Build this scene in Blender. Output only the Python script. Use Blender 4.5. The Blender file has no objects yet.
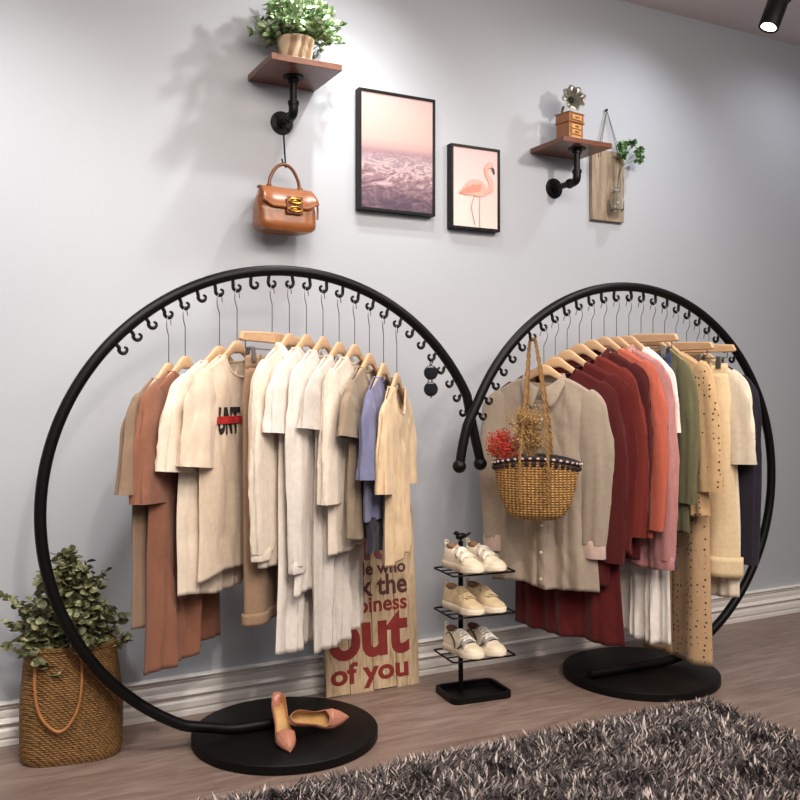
import bpy, math, random
import numpy as np
from mathutils import Vector, Matrix, noise

S = bpy.context.scene
COL = S.collection
PI = math.pi
R = math.radians

# ------------------------------------------------------------------ camera, world, lights
cam_d = bpy.data.cameras.new('camera'); cam = bpy.data.objects.new('camera', cam_d); COL.objects.link(cam)
cam.location = (0, -3.0537, 1.10); cam.rotation_euler = (R(90), 0, -R(27.77))
cam_d.sensor_width = 36; cam_d.lens = 41.0; cam_d.shift_y = -0.01625; cam_d.clip_start = 0.02
S.camera = cam
S.view_settings.view_transform = 'Standard'; S.view_settings.look = 'None'
S.view_settings.gamma = 1; S.view_settings.exposure = 0.12; S.view_settings.use_curve_mapping = False
W = bpy.data.worlds.new('room_ambient'); S.world = W; W.use_nodes = True
W.node_tree.nodes['Background'].inputs[0].default_value = (0.90, 0.92, 1.0, 1)
W.node_tree.nodes['Background'].inputs[1].default_value = 0.19

def spot(name, loc, target, power, angle, blend=0.6, radius=0.03, col=(1, 0.93, 0.86)):
    l = bpy.data.lights.new(name, 'SPOT'); o = bpy.data.objects.new(name, l); COL.objects.link(o)
    l.energy = power; l.spot_size = R(angle); l.spot_blend = blend; l.shadow_soft_size = radius; l.color = col
    o.location = loc
    o.rotation_euler = (Vector(target) - Vector(loc)).to_track_quat('-Z', 'Y').to_euler()
    return o
WARM = (1, 0.90, 0.80); COOL = (1.0, 0.98, 0.96)
SKYW = (0.90, 0.94, 1.0)
spot('spot_shelf', (1.51, -0.60, 2.66), (1.0, 0.0, 1.35), 27, 128, 1.0, 0.022, COOL)
spot('spot_picture', (1.27, -0.42, 2.65), (1.25, 0.0, 0.9), 30, 104, 1.0, 0.018, COOL)
spot('spot_right', (2.85, -0.55, 2.66), (2.55, 0.0, 1.5), 15, 125, 1.0, 0.025, SKYW)
spot('spot_far', (3.75, -0.60, 2.66), (3.6, 0.0, 1.7), 9, 120, 0.9, 0.03, SKYW)
spot('spot_left', (-0.25, -1.3, 2.66), (0.05, 0.0, 1.35), 105, 72, 1.0, 0.08, COOL)
def area(name, loc, target, sx, sy, power, col):
    l = bpy.data.lights.new(name, 'AREA'); o = bpy.data.objects.new(name, l); COL.objects.link(o)
    l.shape = 'RECTANGLE'; l.size = sx; l.size_y = sy; l.energy = power; l.color = col; l.spread = R(130)
    o.location = loc; o.rotation_euler = (Vector(target) - Vector(loc)).to_track_quat('-Z', 'Y').to_euler(); return o
area('added_fill_clothes', (1.3, -2.1, 2.70), (1.6, -0.5, 0.6), 3.2, 0.7, 54, WARM)  # added soft fill on the clothes, in place of several separate lamps
area('added_fill_front', (1.0, -3.6, 2.70), (1.5, -0.4, 0.5), 2.6, 0.8, 30, WARM)  # second added area fill, further out from the wall, no fixture
spot('baseboard_fill_left', (0.5, -2.9, 2.66), (0.75, 0.0, 0.1), 90, 42, 1.0, 0.06, WARM)  # unseen spot added to brighten baseboard and floor below the clothes
spot('baseboard_fill_right', (2.3, -2.9, 2.66), (2.4, 0.0, 0.1), 90, 46, 1.0, 0.06, WARM)  # same added baseboard light for the right half

# ------------------------------------------------------------------ helpers
def srgb(r, g, b):
    f = lambda c: (c / 255 / 12.92) if c / 255 <= 0.04045 else ((c / 255 + 0.055) / 1.055) ** 2.4
    return (f(r), f(g), f(b), 1)

class NT:
    def __init__(s, name):
        s.m = bpy.data.materials.new(name); s.m.use_nodes = True
        s.t = s.m.node_tree; s.b = s.t.nodes['Principled BSDF']; s.out = s.t.nodes['Material Output']
    def n(s, typ, **kw):
        x = s.t.nodes.new(typ)
        for k, v in kw.items():
            if k.startswith('_'): x.inputs[k[1:].replace('_', ' ')].default_value = v
            else: setattr(x, k, v)
        return x
    def l(s, a, b): s.t.links.new(a, b)
    def coords(s, scale=(1, 1, 1), kind='Object'):
        c = s.n('ShaderNodeTexCoord'); mp = s.n('ShaderNodeMapping'); mp.inputs['Scale'].default_value = scale
        s.l(c.outputs[kind], mp.inputs['Vector']); return mp.outputs[0]
    def ramp(s, fac, stops):
        r = s.n('ShaderNodeValToRGB'); e = r.color_ramp.elements
        while len(e) < len(stops): e.new(0.5)
        for q, (p, c) in zip(e, stops): q.position = p; q.color = c
        s.l(fac, r.inputs[0]); return r.outputs[0]
    def noise(s, vec, scale, detail=3, rough=0.5, dist=0):
        x = s.n('ShaderNodeTexNoise'); x.inputs['Scale'].default_value = scale; x.inputs['Detail'].default_value = detail
        x.inputs['Roughness'].default_value = rough; x.inputs['Distortion'].default_value = dist
        s.l(vec, x.inputs['Vector']); return x.outputs[0]
    def bump(s, h, strength, dist=0.01):
        b = s.n('ShaderNodeBump'); b.inputs['Strength'].default_value = strength; b.inputs['Distance'].default_value = dist
        s.l(h, b.inputs['Height']); s.l(b.outputs[0], s.b.inputs['Normal'])
    def set(s, **kw):
        for k, v in kw.items(): s.b.inputs[k.replace('_', ' ')].default_value = v
        return s

def lerpc(c, k): return (min(1, c[0] * k), min(1, c[1] * k), min(1, c[2] * k), 1)

def plain(name, c, rough=0.5, metal=0.0, var=0.12, scale=30, bump=0.0, coat=0.0, spec=0.5):
    m = NT(name); v = m.coords()
    n = m.noise(v, scale, 3)
    m.l(m.ramp(n, [(0.3, lerpc(c, 1 - var)), (0.7, lerpc(c, 1 + var))]), m.b.inputs['Base Color'])
    m.set(Roughness=rough, Metallic=metal, Coat_Weight=coat, Specular_IOR_Level=spec)
    if bump: m.bump(n, bump, 0.004)
    return m.m

def fabric(name, c, dots=None, rough=0.88, sheer=0.0, crease=0.26, stripe=None, trans=0.0):
    m = NT(name); v = m.coords((1, 1, 0.16))
    big = m.noise(v, 22, 3, 0.5, 0.6)
    col = m.ramp(m.noise(m.coords(), 60, 2), [(0.3, lerpc(c, 0.94)), (0.7, lerpc(c, 1.05))])
    if dots:
        vo = m.n('ShaderNodeTexVoronoi', _Scale=46.0, _Randomness=0.45); m.l(m.coords(), vo.inputs['Vector'])
        lt = m.n('ShaderNodeMath', operation='LESS_THAN'); m.l(vo.outputs['Distance'], lt.inputs[0]); lt.inputs[1].default_value = 0.19
        mx = m.n('ShaderNodeMix', data_type='RGBA'); m.l(lt.outputs[0], mx.inputs[0]); m.l(col, mx.inputs[6]); mx.inputs[7].default_value = dots
        col = mx.outputs[2]
    m.l(col, m.b.inputs['Base Color'])
    weave = m.noise(m.coords(), 700, 1)
    ma = m.n('ShaderNodeMath', operation='MULTIPLY_ADD'); m.l(weave, ma.inputs[0]); ma.inputs[1].default_value = 0.05; m.l(big, ma.inputs[2])
    m.bump(ma.outputs[0], crease, 0.012)
    m.set(Roughness=rough, Sheen_Weight=0.15, Specular_IOR_Level=0.25)
    if sheer:
        tr = m.n('ShaderNodeBsdfTransparent'); mix = m.n('ShaderNodeMixShader'); mix.inputs[0].default_value = sheer
        m.l(m.b.outputs[0], mix.inputs[1]); m.l(tr.outputs[0], mix.inputs[2]); m.l(mix.outputs[0], m.out.inputs[0])
    return m.m

def wood(name, c1, c2, scale=(2, 30, 30), rough=0.5, coat=0.0, spec=0.5):
    m = NT(name); v = m.coords(scale)
    n = m.noise(v, 3, 6, 0.6, 0.8)
    m.l(m.ramp(n, [(0.3, c1), (0.7, c2)]), m.b.inputs['Base Color'])
    m.bump(n, 0.12, 0.004); m.set(Roughness=rough, Coat_Weight=coat, Specular_IOR_Level=spec)
    return m.m

def woven(name, c1, c2, sx=70, sz=90, d1='DIAGONAL', mott=0.5):
    m = NT(name); c = m.n('ShaderNodeTexCoord')
    w1 = m.n('ShaderNodeTexWave', _Scale=sx / 6.3, wave_type='BANDS', bands_direction=d1); w1.inputs['Distortion'].default_value = 2.5; w1.inputs['Detail Scale'].default_value = 3
    w2 = m.n('ShaderNodeTexWave', _Scale=sz / 6.3, wave_type='BANDS', bands_direction='Z'); w2.inputs['Distortion'].default_value = 1.5; w2.inputs['Detail Scale'].default_value = 4
    m.l(c.outputs['Object'], w1.inputs['Vector']); m.l(c.outputs['Object'], w2.inputs['Vector'])
    mu = m.n('ShaderNodeMath', operation='MULTIPLY'); m.l(w1.outputs['Fac'], mu.inputs[0]); m.l(w2.outputs['Fac'], mu.inputs[1])
    n = m.noise(c.outputs['Object'], 75, 4)
    ad = m.n('ShaderNodeMath', operation='MULTIPLY_ADD'); m.l(n, ad.inputs[0]); ad.inputs[1].default_value = mott; m.l(mu.outputs[0], ad.inputs[2])
    m.l(m.ramp(ad.outputs[0], [(0.25, c1), (0.95, c2)]), m.b.inputs['Base Color'])
    m.bump(mu.outputs[0], 0.8, 0.008); m.set(Roughness=0.7)
    return m.m

class MB:
    def __init__(s): s.v = []; s.f = []
    def add(s, vs, fs):
        o = len(s.v); s.v += [tuple(v) for v in vs]; s.f += [tuple(i + o for i in f) for f in fs]; return s
    def box(s, c, size, rot=None):
        x, y, z = (q / 2 for q in size); c = Vector(c); M = rot or Matrix.Identity(3)
        vs = [c + M @ Vector((a * x, b * y, d * z)) for a in (-1, 1) for b in (-1, 1) for d in (-1, 1)]
        return s.add(vs, [(0, 1, 3, 2), (4, 6, 7, 5), (0, 4, 5, 1), (2, 3, 7, 6), (0, 2, 6, 4), (1, 5, 7, 3)])
    def tube(s, pts, r, n=10, closed=False, cap=True, flat=1.0):
        pts = [Vector(p) for p in pts]; m = len(pts)
        rr = r if hasattr(r, '__len__') else [r] * m
        tan = []
        for i in range(m):
            a = pts[i - 1] if (i > 0 or closed) else pts[i]; b = pts[(i + 1) % m] if (i < m - 1 or closed) else pts[i]
            t = (b - a); tan.append(t.normalized() if t.length > 1e-9 else Vector((0, 0, 1)))
        up = Vector((0, 0, 1)) if abs(tan[0].z) < 0.9 else Vector((0, 1, 0))
        nx = (up - tan[0] * up.dot(tan[0])).normalized()
        vs = []
        for i in range(m):
            nx = (nx - tan[i] * nx.dot(tan[i])); nx = nx.normalized() if nx.length > 1e-6 else tan[i].orthogonal().normalized()
            ny = tan[i].cross(nx)
            for k in range(n):
                a = 2 * PI * k / n
                vs.append(pts[i] + (nx * math.cos(a) + ny * math.sin(a) * flat) * rr[i])
        fs = []
        for i in range(m if closed else m - 1):
            j = (i + 1) % m
            for k in range(n):
                l = (k + 1) % n
                fs.append((i * n + k, i * n + l, j * n + l, j * n + k))
        if cap and not closed: fs += [tuple(range(n - 1, -1, -1)), tuple((m - 1) * n + k for k in range(n))]
        return s.add(vs, fs)
    def lathe(s, prof, c=(0, 0, 0), n=32, M=None, sx=1, sy=1, cap=True, scal=None):
        M = M or Matrix.Identity(3); c = Vector(c); vs = []; fs = []
        for r, z in prof:
            for k in range(n):
                a = 2 * PI * k / n; q = r * (scal(a, z) if scal else 1)
                vs.append(c + M @ Vector((q * math.cos(a) * sx, q * math.sin(a) * sy, z)))
        for i in range(len(prof) - 1):
            for k in range(n):
                l = (k + 1) % n; fs.append((i * n + k, i * n + l, (i + 1) * n + l, (i + 1) * n + k))
        if cap:
            fs.append(tuple(range(n - 1, -1, -1))); m = len(prof) - 1; fs.append(tuple(m * n + k for k in range(n)))
        return s.add(vs, fs)
    def ball(s, c, r, n=16, M=None):
        r = r if hasattr(r, '__len__') else (r, r, r); M = M or Matrix.Identity(3); c = Vector(c)
        m = max(6, n // 2); vs = []; fs = []
        for i in range(m + 1):
            t = PI * i / m
            for k in range(n):
                a = 2 * PI * k / n
                vs.append(c + M @ Vector((r[0] * math.sin(t) * math.cos(a), r[1] * math.sin(t) * math.sin(a), r[2] * math.cos(t))))
        for i in range(m):
            for k in range(n):
                l = (k + 1) % n; fs.append((i * n + k, (i + 1) * n + k, (i + 1) * n + l, i * n + l))
        return s.add(vs, fs)
    def grid(s, fn, nu, nv, closeu=False):
        vs = [fn(i / nu, j / nv) for j in range(nv + 1) for i in range(nu + (0 if closeu else 1))]
        w = nu + (0 if closeu else 1); fs = []
        for j in range(nv):
            for i in range(nu):
                a = i; b = (i + 1) % w if closeu else i + 1
                fs.append((j * w + a, j * w + b, (j + 1) * w + b, (j + 1) * w + a))
        return s.add(vs, fs)
    def prism(s, poly, y0, y1):
        n = len(poly)   # poly of (x,z), extruded in y
        vs = [(x, y0, z) for x, z in poly] + [(x, y1, z) for x, z in poly]
        fs = [tuple(range(n)), tuple(range(2 * n - 1, n - 1, -1))] + [(i, n + i, n + (i + 1) % n, (i + 1) % n) for i in range(n)]
        return s.add(vs, fs)
    def build(s, name, mat, parent=None, smooth=True, bevel=0, solid=0, sub=0, weld=False):
        me = bpy.data.meshes.new(name); me.from_pydata(s.v, [], s.f); me.validate()
        import bmesh
        b = bmesh.new(); b.from_mesh(me)
        if weld: bmesh.ops.remove_doubles(b, verts=b.verts, dist=1e-5)
        bmesh.ops.recalc_face_normals(b, faces=b.faces); b.to_mesh(me); b.free()
        if smooth:
            me.shade_smooth(); me.set_sharp_from_angle(angle=R(42))
        o = bpy.data.objects.new(name, me); COL.objects.link(o)
        me.materials.append(mat)
        if parent: o.parent = parent
        if bevel:
            k = o.modifiers.new('bevel', 'BEVEL'); k.width = bevel; k.segments = 3; k.limit_method = 'ANGLE'
        if solid:
            k = o.modifiers.new('solid', 'SOLIDIFY'); k.thickness = solid; k.offset = 0
        if sub:
            k = o.modifiers.new('sub', 'SUBSURF'); k.levels = sub; k.render_levels = sub
        return o

def tag(o, label, cat, group=None, kind=None):
    if label: o['label'] = label
    if cat: o['category'] = cat
    if group: o['group'] = group
    if kind: o['kind'] = kind
    return o
GROUPS = {'clothes_hanger': 'wooden clothes hangers on the racks', 'clip_hanger': 'wooden clip hangers on the racks', 'garment_rack': 'circular clothes racks', 'wall_shelf': 'pipe wall shelves',
          'framed_picture': 'framed pictures on the wall', 'sneaker': 'sneakers on the shoe stand', 'pump_shoe': 'pair of nude pumps', 't_shirt': 't-shirts on the racks', 'blouse': 'blouses on the racks',
          'tunic_dress': 'tunics on the left rack', 'long_sleeve_shirt': 'long-sleeved shirts on the racks', 'trousers': 'trousers on the racks', 'jacket': 'jackets on the right rack', 'jumper': None}
def thing(name, label, cat, loc=(0, 0, 0), rotz=0, group=None, rot=None):
    group = group or GROUPS.get(name)
    o = bpy.data.objects.new(name, None); COL.objects.link(o); o.empty_display_size = 0.05
    o.location = loc; o.rotation_euler = rot if rot else (0, 0, rotz)
    return tag(o, label, cat, group)
def struct(o, label, cat): return tag(o, label, cat, kind='structure')
def sm(a, b, x):
    t = max(0, min(1, (x - a) / (b - a))); return t * t * (3 - 2 * t)
def interp(tab, x):
    for (x0, y0), (x1, y1) in zip(tab, tab[1:]):
        if x <= x1: return y0 + (y1 - y0) * max(0, (x - x0)) / (x1 - x0)
    return tab[-1][1]
def spline(pts, n=8):
    pts = [Vector(p) for p in pts]; out = []
    for i in range(len(pts) - 1):
        p0 = pts[max(0, i - 1)]; p1 = pts[i]; p2 = pts[i + 1]; p3 = pts[min(len(pts) - 1, i + 2)]
        for k in range(n):
            t = k / n
            out.append(0.5 * ((2 * p1) + (p2 - p0) * t + (2 * p0 - 5 * p1 + 4 * p2 - p3) * t * t + (3 * p1 - p0 - 3 * p2 + p3) * t ** 3))
    out.append(pts[-1]); return out

# ------------------------------------------------------------------ materials
BLACK = plain('black_powder_coat', srgb(9, 8, 8), 0.45, 0.0, 0.15, 60, 0.05, spec=0.22)
BLACKW = wood('black_stained_disc', srgb(10, 8, 8), srgb(15, 12, 12), (3, 60, 60), 0.5, spec=0.2)
HWOOD = wood('hanger_wood', srgb(196, 156, 116), srgb(218, 182, 144), (8, 60, 60), 0.45)
CHROME = plain('brushed_steel', srgb(150, 148, 145), 0.3, 0.9, 0.1)
GOLD = plain('brass', srgb(190, 140, 60), 0.3, 0.9, 0.1)
WHITEB = plain('pearl_button', srgb(225, 215, 200), 0.4)

# ------------------------------------------------------------------ the setting
m = NT('wall_paint'); v = m.coords()
m.l(m.ramp(m.noise(v, 1.3, 3), [(0.3, srgb(180, 183, 190)), (0.7, srgb(184, 187, 193))]), m.b.inputs['Base Color'])
m.bump(m.noise(v, 260, 2), 0.05, 0.002); m.set(Roughness=0.55, Specular_IOR_Level=0.3)
o = MB().box((2.4, 0.05, 1.39), (7.6, 0.1, 2.78)).build('wall_back', m.m, smooth=False); struct(o, 'pale lavender grey painted wall', 'wall')

m = NT('ceiling_paint'); v = m.coords()
m.l(m.ramp(m.noise(v, 2, 2), [(0.3, srgb(226, 216, 214)), (0.7, srgb(232, 222, 220))]), m.b.inputs['Base Color']); m.set(Roughness=0.8)
o = MB().box((2.4, -2.4, 2.83), (7.6, 5.0, 0.1)).build('ceiling', m.m, smooth=False); struct(o, 'pale matt ceiling', 'ceiling')

m = NT('floor_laminate')
br = m.n('ShaderNodeTexBrick', _Scale=1.0, _Mortar_Size=0.0016); br.offset = 0.4
br.inputs['Brick Width'].default_value = 1.2; br.inputs['Row Height'].default_value = 0.18
br.inputs['Color1'].default_value = (0.35, 0.35, 0.35, 1); br.inputs['Color2'].default_value = (0.65, 0.65, 0.65, 1); br.inputs['Mortar'].default_value = (0.2, 0.2, 0.2, 1)
m.l(m.coords(), br.inputs['Vector'])
g1 = m.noise(m.coords((1.2, 9, 1)), 2.6, 6, 0.65, 1.2)
g2 = m.noise(m.coords((4, 60, 1)), 3, 4, 0.6, 0.4)
a1 = m.n('ShaderNodeMath', operation='MULTIPLY_ADD'); m.l(g2, a1.inputs[0]); a1.inputs[1].default_value = 0.35; m.l(g1, a1.inputs[2])
a2 = m.n('ShaderNodeMath', operation='MULTIPLY_ADD'); m.l(br.outputs['Color'], a2.inputs[0]); a2.inputs[1].default_value = 0.22; m.l(a1.outputs[0], a2.inputs[2])
m.l(m.ramp(a2.outputs[0], [(0.45, srgb(92, 74, 66)), (0.75, srgb(128, 108, 99)), (1.0, srgb(154, 136, 126))]), m.b.inputs['Base Color'])
m.bump(a2.outputs[0], 0.08, 0.004); m.set(Roughness=0.34)
o = MB().box((2.4, -2.4, -0.05), (7.6, 5.0, 0.1)).build('floor', m.m, smooth=False); struct(o, 'grey brown wood laminate floor', 'floor')

WHITE = plain('white_gloss_paint', srgb(240, 234, 229), 0.25, 0, 0.004)
prof = [(0, 0), (-0.024, 0), (-0.024, 0.016), (-0.016, 0.019), (-0.016, 0.023), (-0.025, 0.027), (-0.025, 0.046), (-0.021, 0.054), (-0.012, 0.058), (-0.012, 0.062), (-0.026, 0.066), (-0.030, 0.071), (-0.026, 0.076), (-0.015, 0.079),
        (-0.013, 0.083), (-0.018, 0.088), (-0.020, 0.098), (-0.019, 0.106), (-0.010, 0.109), (-0.010, 0.113), (-0.020, 0.115), (-0.020, 0.118), (-0.012, 0.120), (-0.013, 0.122), (-0.025, 0.125), (-0.027, 0.129), (-0.022, 0.1325), (0, 0.1325)]
b = MB(); n = len(prof)
b.add([(x, y, z) for x in (-1.4, 6.2) for y, z in prof], [(i, (i + 1) % n, n + (i + 1) % n, n + i) for i in range(n)] + [tuple(range(n)), tuple(range(2 * n - 1, n - 1, -1))])
o = b.build('baseboard_back', WHITE, smooth=False, bevel=0.001); struct(o, 'white moulded baseboard along the wall', 'baseboard')

# ------------------------------------------------------------------ ceiling lamps
def emis(name, c, k):
    m = NT(name); m.set(Base_Color=c, Emission_Color=c, Emission_Strength=k); return m.m
LENS = emis('lit_lens', (1, 0.95, 0.88, 1), 9)
def track_lamp(base, ax):
    ax = Vector(ax).normalized(); M = Vector((0, 0, 1)).rotation_difference(ax).to_matrix()
    t = thing('spot_lamp', 'black cylindrical spot lamp hanging from the ceiling near the right corner', 'lamp', base)
    b = MB(); b.lathe([(0.024, 0), (0.0325, 0), (0.0325, 0.15), (0.029, 0.156), (0, 0.156)], n=32, M=M, cap=False); b.build('lamp_body', BLACK, t)
    b = MB(); b.lathe([(0.0, 0.002), (0.016, 0.0015), (0.0285, 0.006)], n=32, M=M, cap=False); b.build('lens', LENS, t)
    top = ax * 0.12 + Vector((0.045, 0.0, 0)); 
    b = MB(); b.tube(spline([ax * 0.10 + Vector((0.03, 0, 0)), top, (top.x + 0.01, top.y, top.z + 0.06), (top.x - 0.02, top.y, 2.78 - base[2] - 0.03)]), 0.008, 10)
    b.box((top.x - 0.02, top.y, 2.78 - base[2] - 0.017), (0.12, 0.035, 0.033)); b.build('bracket', BLACK, t)
    return t
LB = Vector((2.425, -1.004, 2.262))
track_lamp(LB, (0.36, -0.06, 0.86))
spot('lamp_beam', LB - Vector((0.36, -0.06, 0.86)).normalized() * 0.02, (2.2, -0.1, 1.6), 18, 130, 0.9, 0.025, (1, 0.95, 0.9))
t = thing('downlight', 'round recessed downlight glowing in the ceiling', 'ceiling light', (2.78, -0.62, 2.778))
b = MB(); b.lathe([(0.042, 0.001), (0.058, 0.001), (0.058, -0.004), (0.046, -0.006), (0.042, -0.002)], n=32, cap=False); b.build('trim_ring', WHITE, t)
b = MB(); b.lathe([(0.0, -0.001), (0.042, -0.001)], n=32, cap=False); b.build('lens', LENS, t)

# ------------------------------------------------------------------ circular racks
RK = {1: dict(p=(1.018, -0.34), ph=R(-2), c=(0.011, 0.736), r=0.731, disc=(1.016, -0.352)),
      2: dict(p=(2.418, -0.43), ph=R(-2), c=(-0.056, 0.745), r=0.731, disc=(2.425, -0.412))}
A0 = {1: (136.8, 4.717), 2: (158.3, 4.83)}
HR = 0.692
def rack(i, label):
    d = RK[i]; t = thing('garment_rack', label, 'clothes rack', (d['disc'][0], d['disc'][1], 0), 0, None)
    off = Vector((d['p'][0] - d['disc'][0], d['p'][1] - d['disc'][1], 0)); u = Vector((math.cos(d['ph']), math.sin(d['ph']), 0))
    P = lambda s, z: off + u * s + Vector((0, 0, z))
    cs, cz = d['c']; r = d['r']; pts = []
    if i == 1:
        pts = [P(0.715, 0.845), P(0.708, 0.872), P(0.694, 0.925)] + [P(0.671, 1.022)]
        angs = np.linspace(27, 243, 110)
        end = [(-0.245, 0.066), (-0.17, 0.0495), (-0.08, 0.047), (0.05, 0.047), (0.17, 0.047)]
    else:
        pts = [P(-0.791, 0.842), P(-0.780, 0.902), P(-0.76, 0.98)]
        angs = np.linspace(155, -63, 110)
        end = [(0.225, 0.066), (0.14, 0.0495), (0.05, 0.047), (-0.1, 0.047), (-0.245, 0.047)]
    pts = spline(pts, 5)[:-1] if i == 2 else spline(pts, 5)[:-1]
    pts += [P(cs + r * math.cos(R(a)), cz + r * math.sin(R(a))) for a in angs]
    last = pts[-1]
    tail = spline([pts[-4], pts[-1]] + [P(*e) for e in end], 8)[9:]
    pts += tail
    b = MB(); b.tube(pts, 0.0168, 16); b.build('ring', BLACK, t)
    e = P(0.7155, 0.832) if i == 1 else P(-0.794, 0.830)
    b = MB(); b.ball(e, 0.0235, 24); b.build('ball_finial', BLACK, t)
    b = MB(); b.lathe([(0.284, 0), (0.29, 0.003), (0.29, 0.0265), (0.286, 0.03), (0.0, 0.03)], n=96, cap=False); b.build('base_disc', BLACKW, t)
    for k in range(25):
        a = R(A0[i][0] - A0[i][1] * k); c = Vector((cs + HR * math.cos(a), cz + HR * math.sin(a)))
        out = Vector((math.cos(a), math.sin(a))); sd = -1 if math.degrees(a) > 92 else 1
        root = c + out * 0.032 + Vector((sd * 0.006, 0))
        q = [root, c + Vector((sd * 0.0125, 0.006))]
        for j in range(9):
            f = j / 8; ang = PI + f * PI * 1.12; rr = 0.0125 - 0.002 * f
            q.append(c + Vector((-sd * rr * math.cos(ang), rr * math.sin(ang))))
        q.append(c + Vector((-sd * 0.0055, 0.0055)))
        path = spline([P(x.x, x.y) for x in q], 3)
        m_ = len(path); rad = [0.0056 if j < m_ * 0.55 else 0.0056 - 0.0024 * (j / m_ - 0.55) / 0.45 for j in range(m_)]
        b = MB(); b.tube(path, rad, 8); b.ball(path[-1], 0.0042, 8); b.build('hook', BLACK, t)
    return t
rack(1, 'large black circular clothes rack on the left, its round base holding nude pumps')
rack(2, 'black circular clothes rack on the right, carrying the red and beige clothes')
def hookpos(i, k):
    d = RK[i]; a = R(A0[i][0] - A0[i][1] * k)
    s = d['c'][0] + HR * math.cos(a); z = d['c'][1] + HR * math.sin(a)
    return Vector((d['p'][0] + math.cos(d['ph']) * s, d['p'][1] + math.sin(d['ph']) * s, z - 0.0125))

# ------------------------------------------------------------------ hangers
def hook_wire(H, side):
    # stem with a kink, then an open loop laid in the cup of the rack hook
    q = [(0, 0, -0.006), (0, 0, H - 0.062), (side * 0.0, 0, H - 0.055), (side * 0.012, 0, H - 0.030), (side * 0.011, 0, H - 0.006), (0, 0, H + 0.0075),
         (-side * 0.010, 0, H - 0.004), (-side * 0.015, 0, H - 0.020)]
    b = MB(); b.tube(spline(q, 4), 0.0016, 8); return b
def hanger(i, k, hz, yaw, label):
    hp = hookpos(i, k); t = thing('clothes_hanger', label, 'hanger', (hp.x, hp.y, hz), yaw)
    hook_wire(hp.z - hz, -1 if i == 1 else 1).build('hook', CHROME, t)
    b = MB(); n = 24; prof = []
    for j in range(n + 1):
        s = -1 + 2 * j / n; a = abs(s)
        zc = -0.018 - 0.092 * max(0, (a - 0.12) / 0.88)
        hh = 0.0135 + 0.007 * max(0, 1 - a / 0.3)
        prof.append((s * 0.152, zc, hh, 0.0065 - 0.001 * a))
    def fn(u, v):
        x, zc, hh, dy = prof[int(round(v * n))]; a = 2 * PI * u
        c, s_ = math.cos(a), math.sin(a)
        return (x, dy * math.copysign(abs(c) ** 0.55, c), zc - hh * 0.2 + hh * math.copysign(abs(s_) ** 0.6, s_))
    b.grid(fn, 14, n, True); N = len(b.v); b.f += [tuple(range(13, -1, -1)), tuple(range(N - 14, N))]
    b.build('hanger_arms', HWOOD, t)
    return t
def clip_hanger(i, k, hz, yaw, label, hw=0.2, cx=0.15):
    hp = hookpos(i, k); t = thing('clip_hanger', label, 'hanger', (hp.x, hp.y, hz), yaw)
    hook_wire(hp.z - hz, -1 if i == 1 else 1).build('hook', CHROME, t)
    b = MB(); poly = [(-hw, -0.026), (-hw + 0.012, -0.003), (-0.03, 0.003), (0.03, 0.003), (hw - 0.012, -0.003), (hw, -0.026), (hw - 0.01, -0.031), (-hw + 0.01, -0.031)]
    b.prism(poly, -0.0075, 0.0075); b.build('wooden_bar', HWOOD, t, bevel=0.004)
    b = MB(); b.tube([(-cx - 0.03, 0, -0.052), (cx + 0.03, 0, -0.052)], 0.002, 8)
    for s in (-1, 1): b.tube([(s * (cx + 0.03), 0, -0.052), (s * (cx + 0.03), 0, -0.028)], 0.002, 8)
    b.build('rail', CHROME, t)
    for s in (-1, 1):
        b = MB()
        for y in (-1, 1): b.box((s * cx, y * 0.011, -0.070), (0.022, 0.004, 0.046), Matrix.Rotation(y * 0.12, 3, 'X'))
        b.tube([(s * cx - 0.011, 0, -0.052), (s * cx + 0.011, 0, -0.052)], 0.006, 8)
        b.build('clip', CHROME, t, bevel=0.001)
    return t

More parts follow.
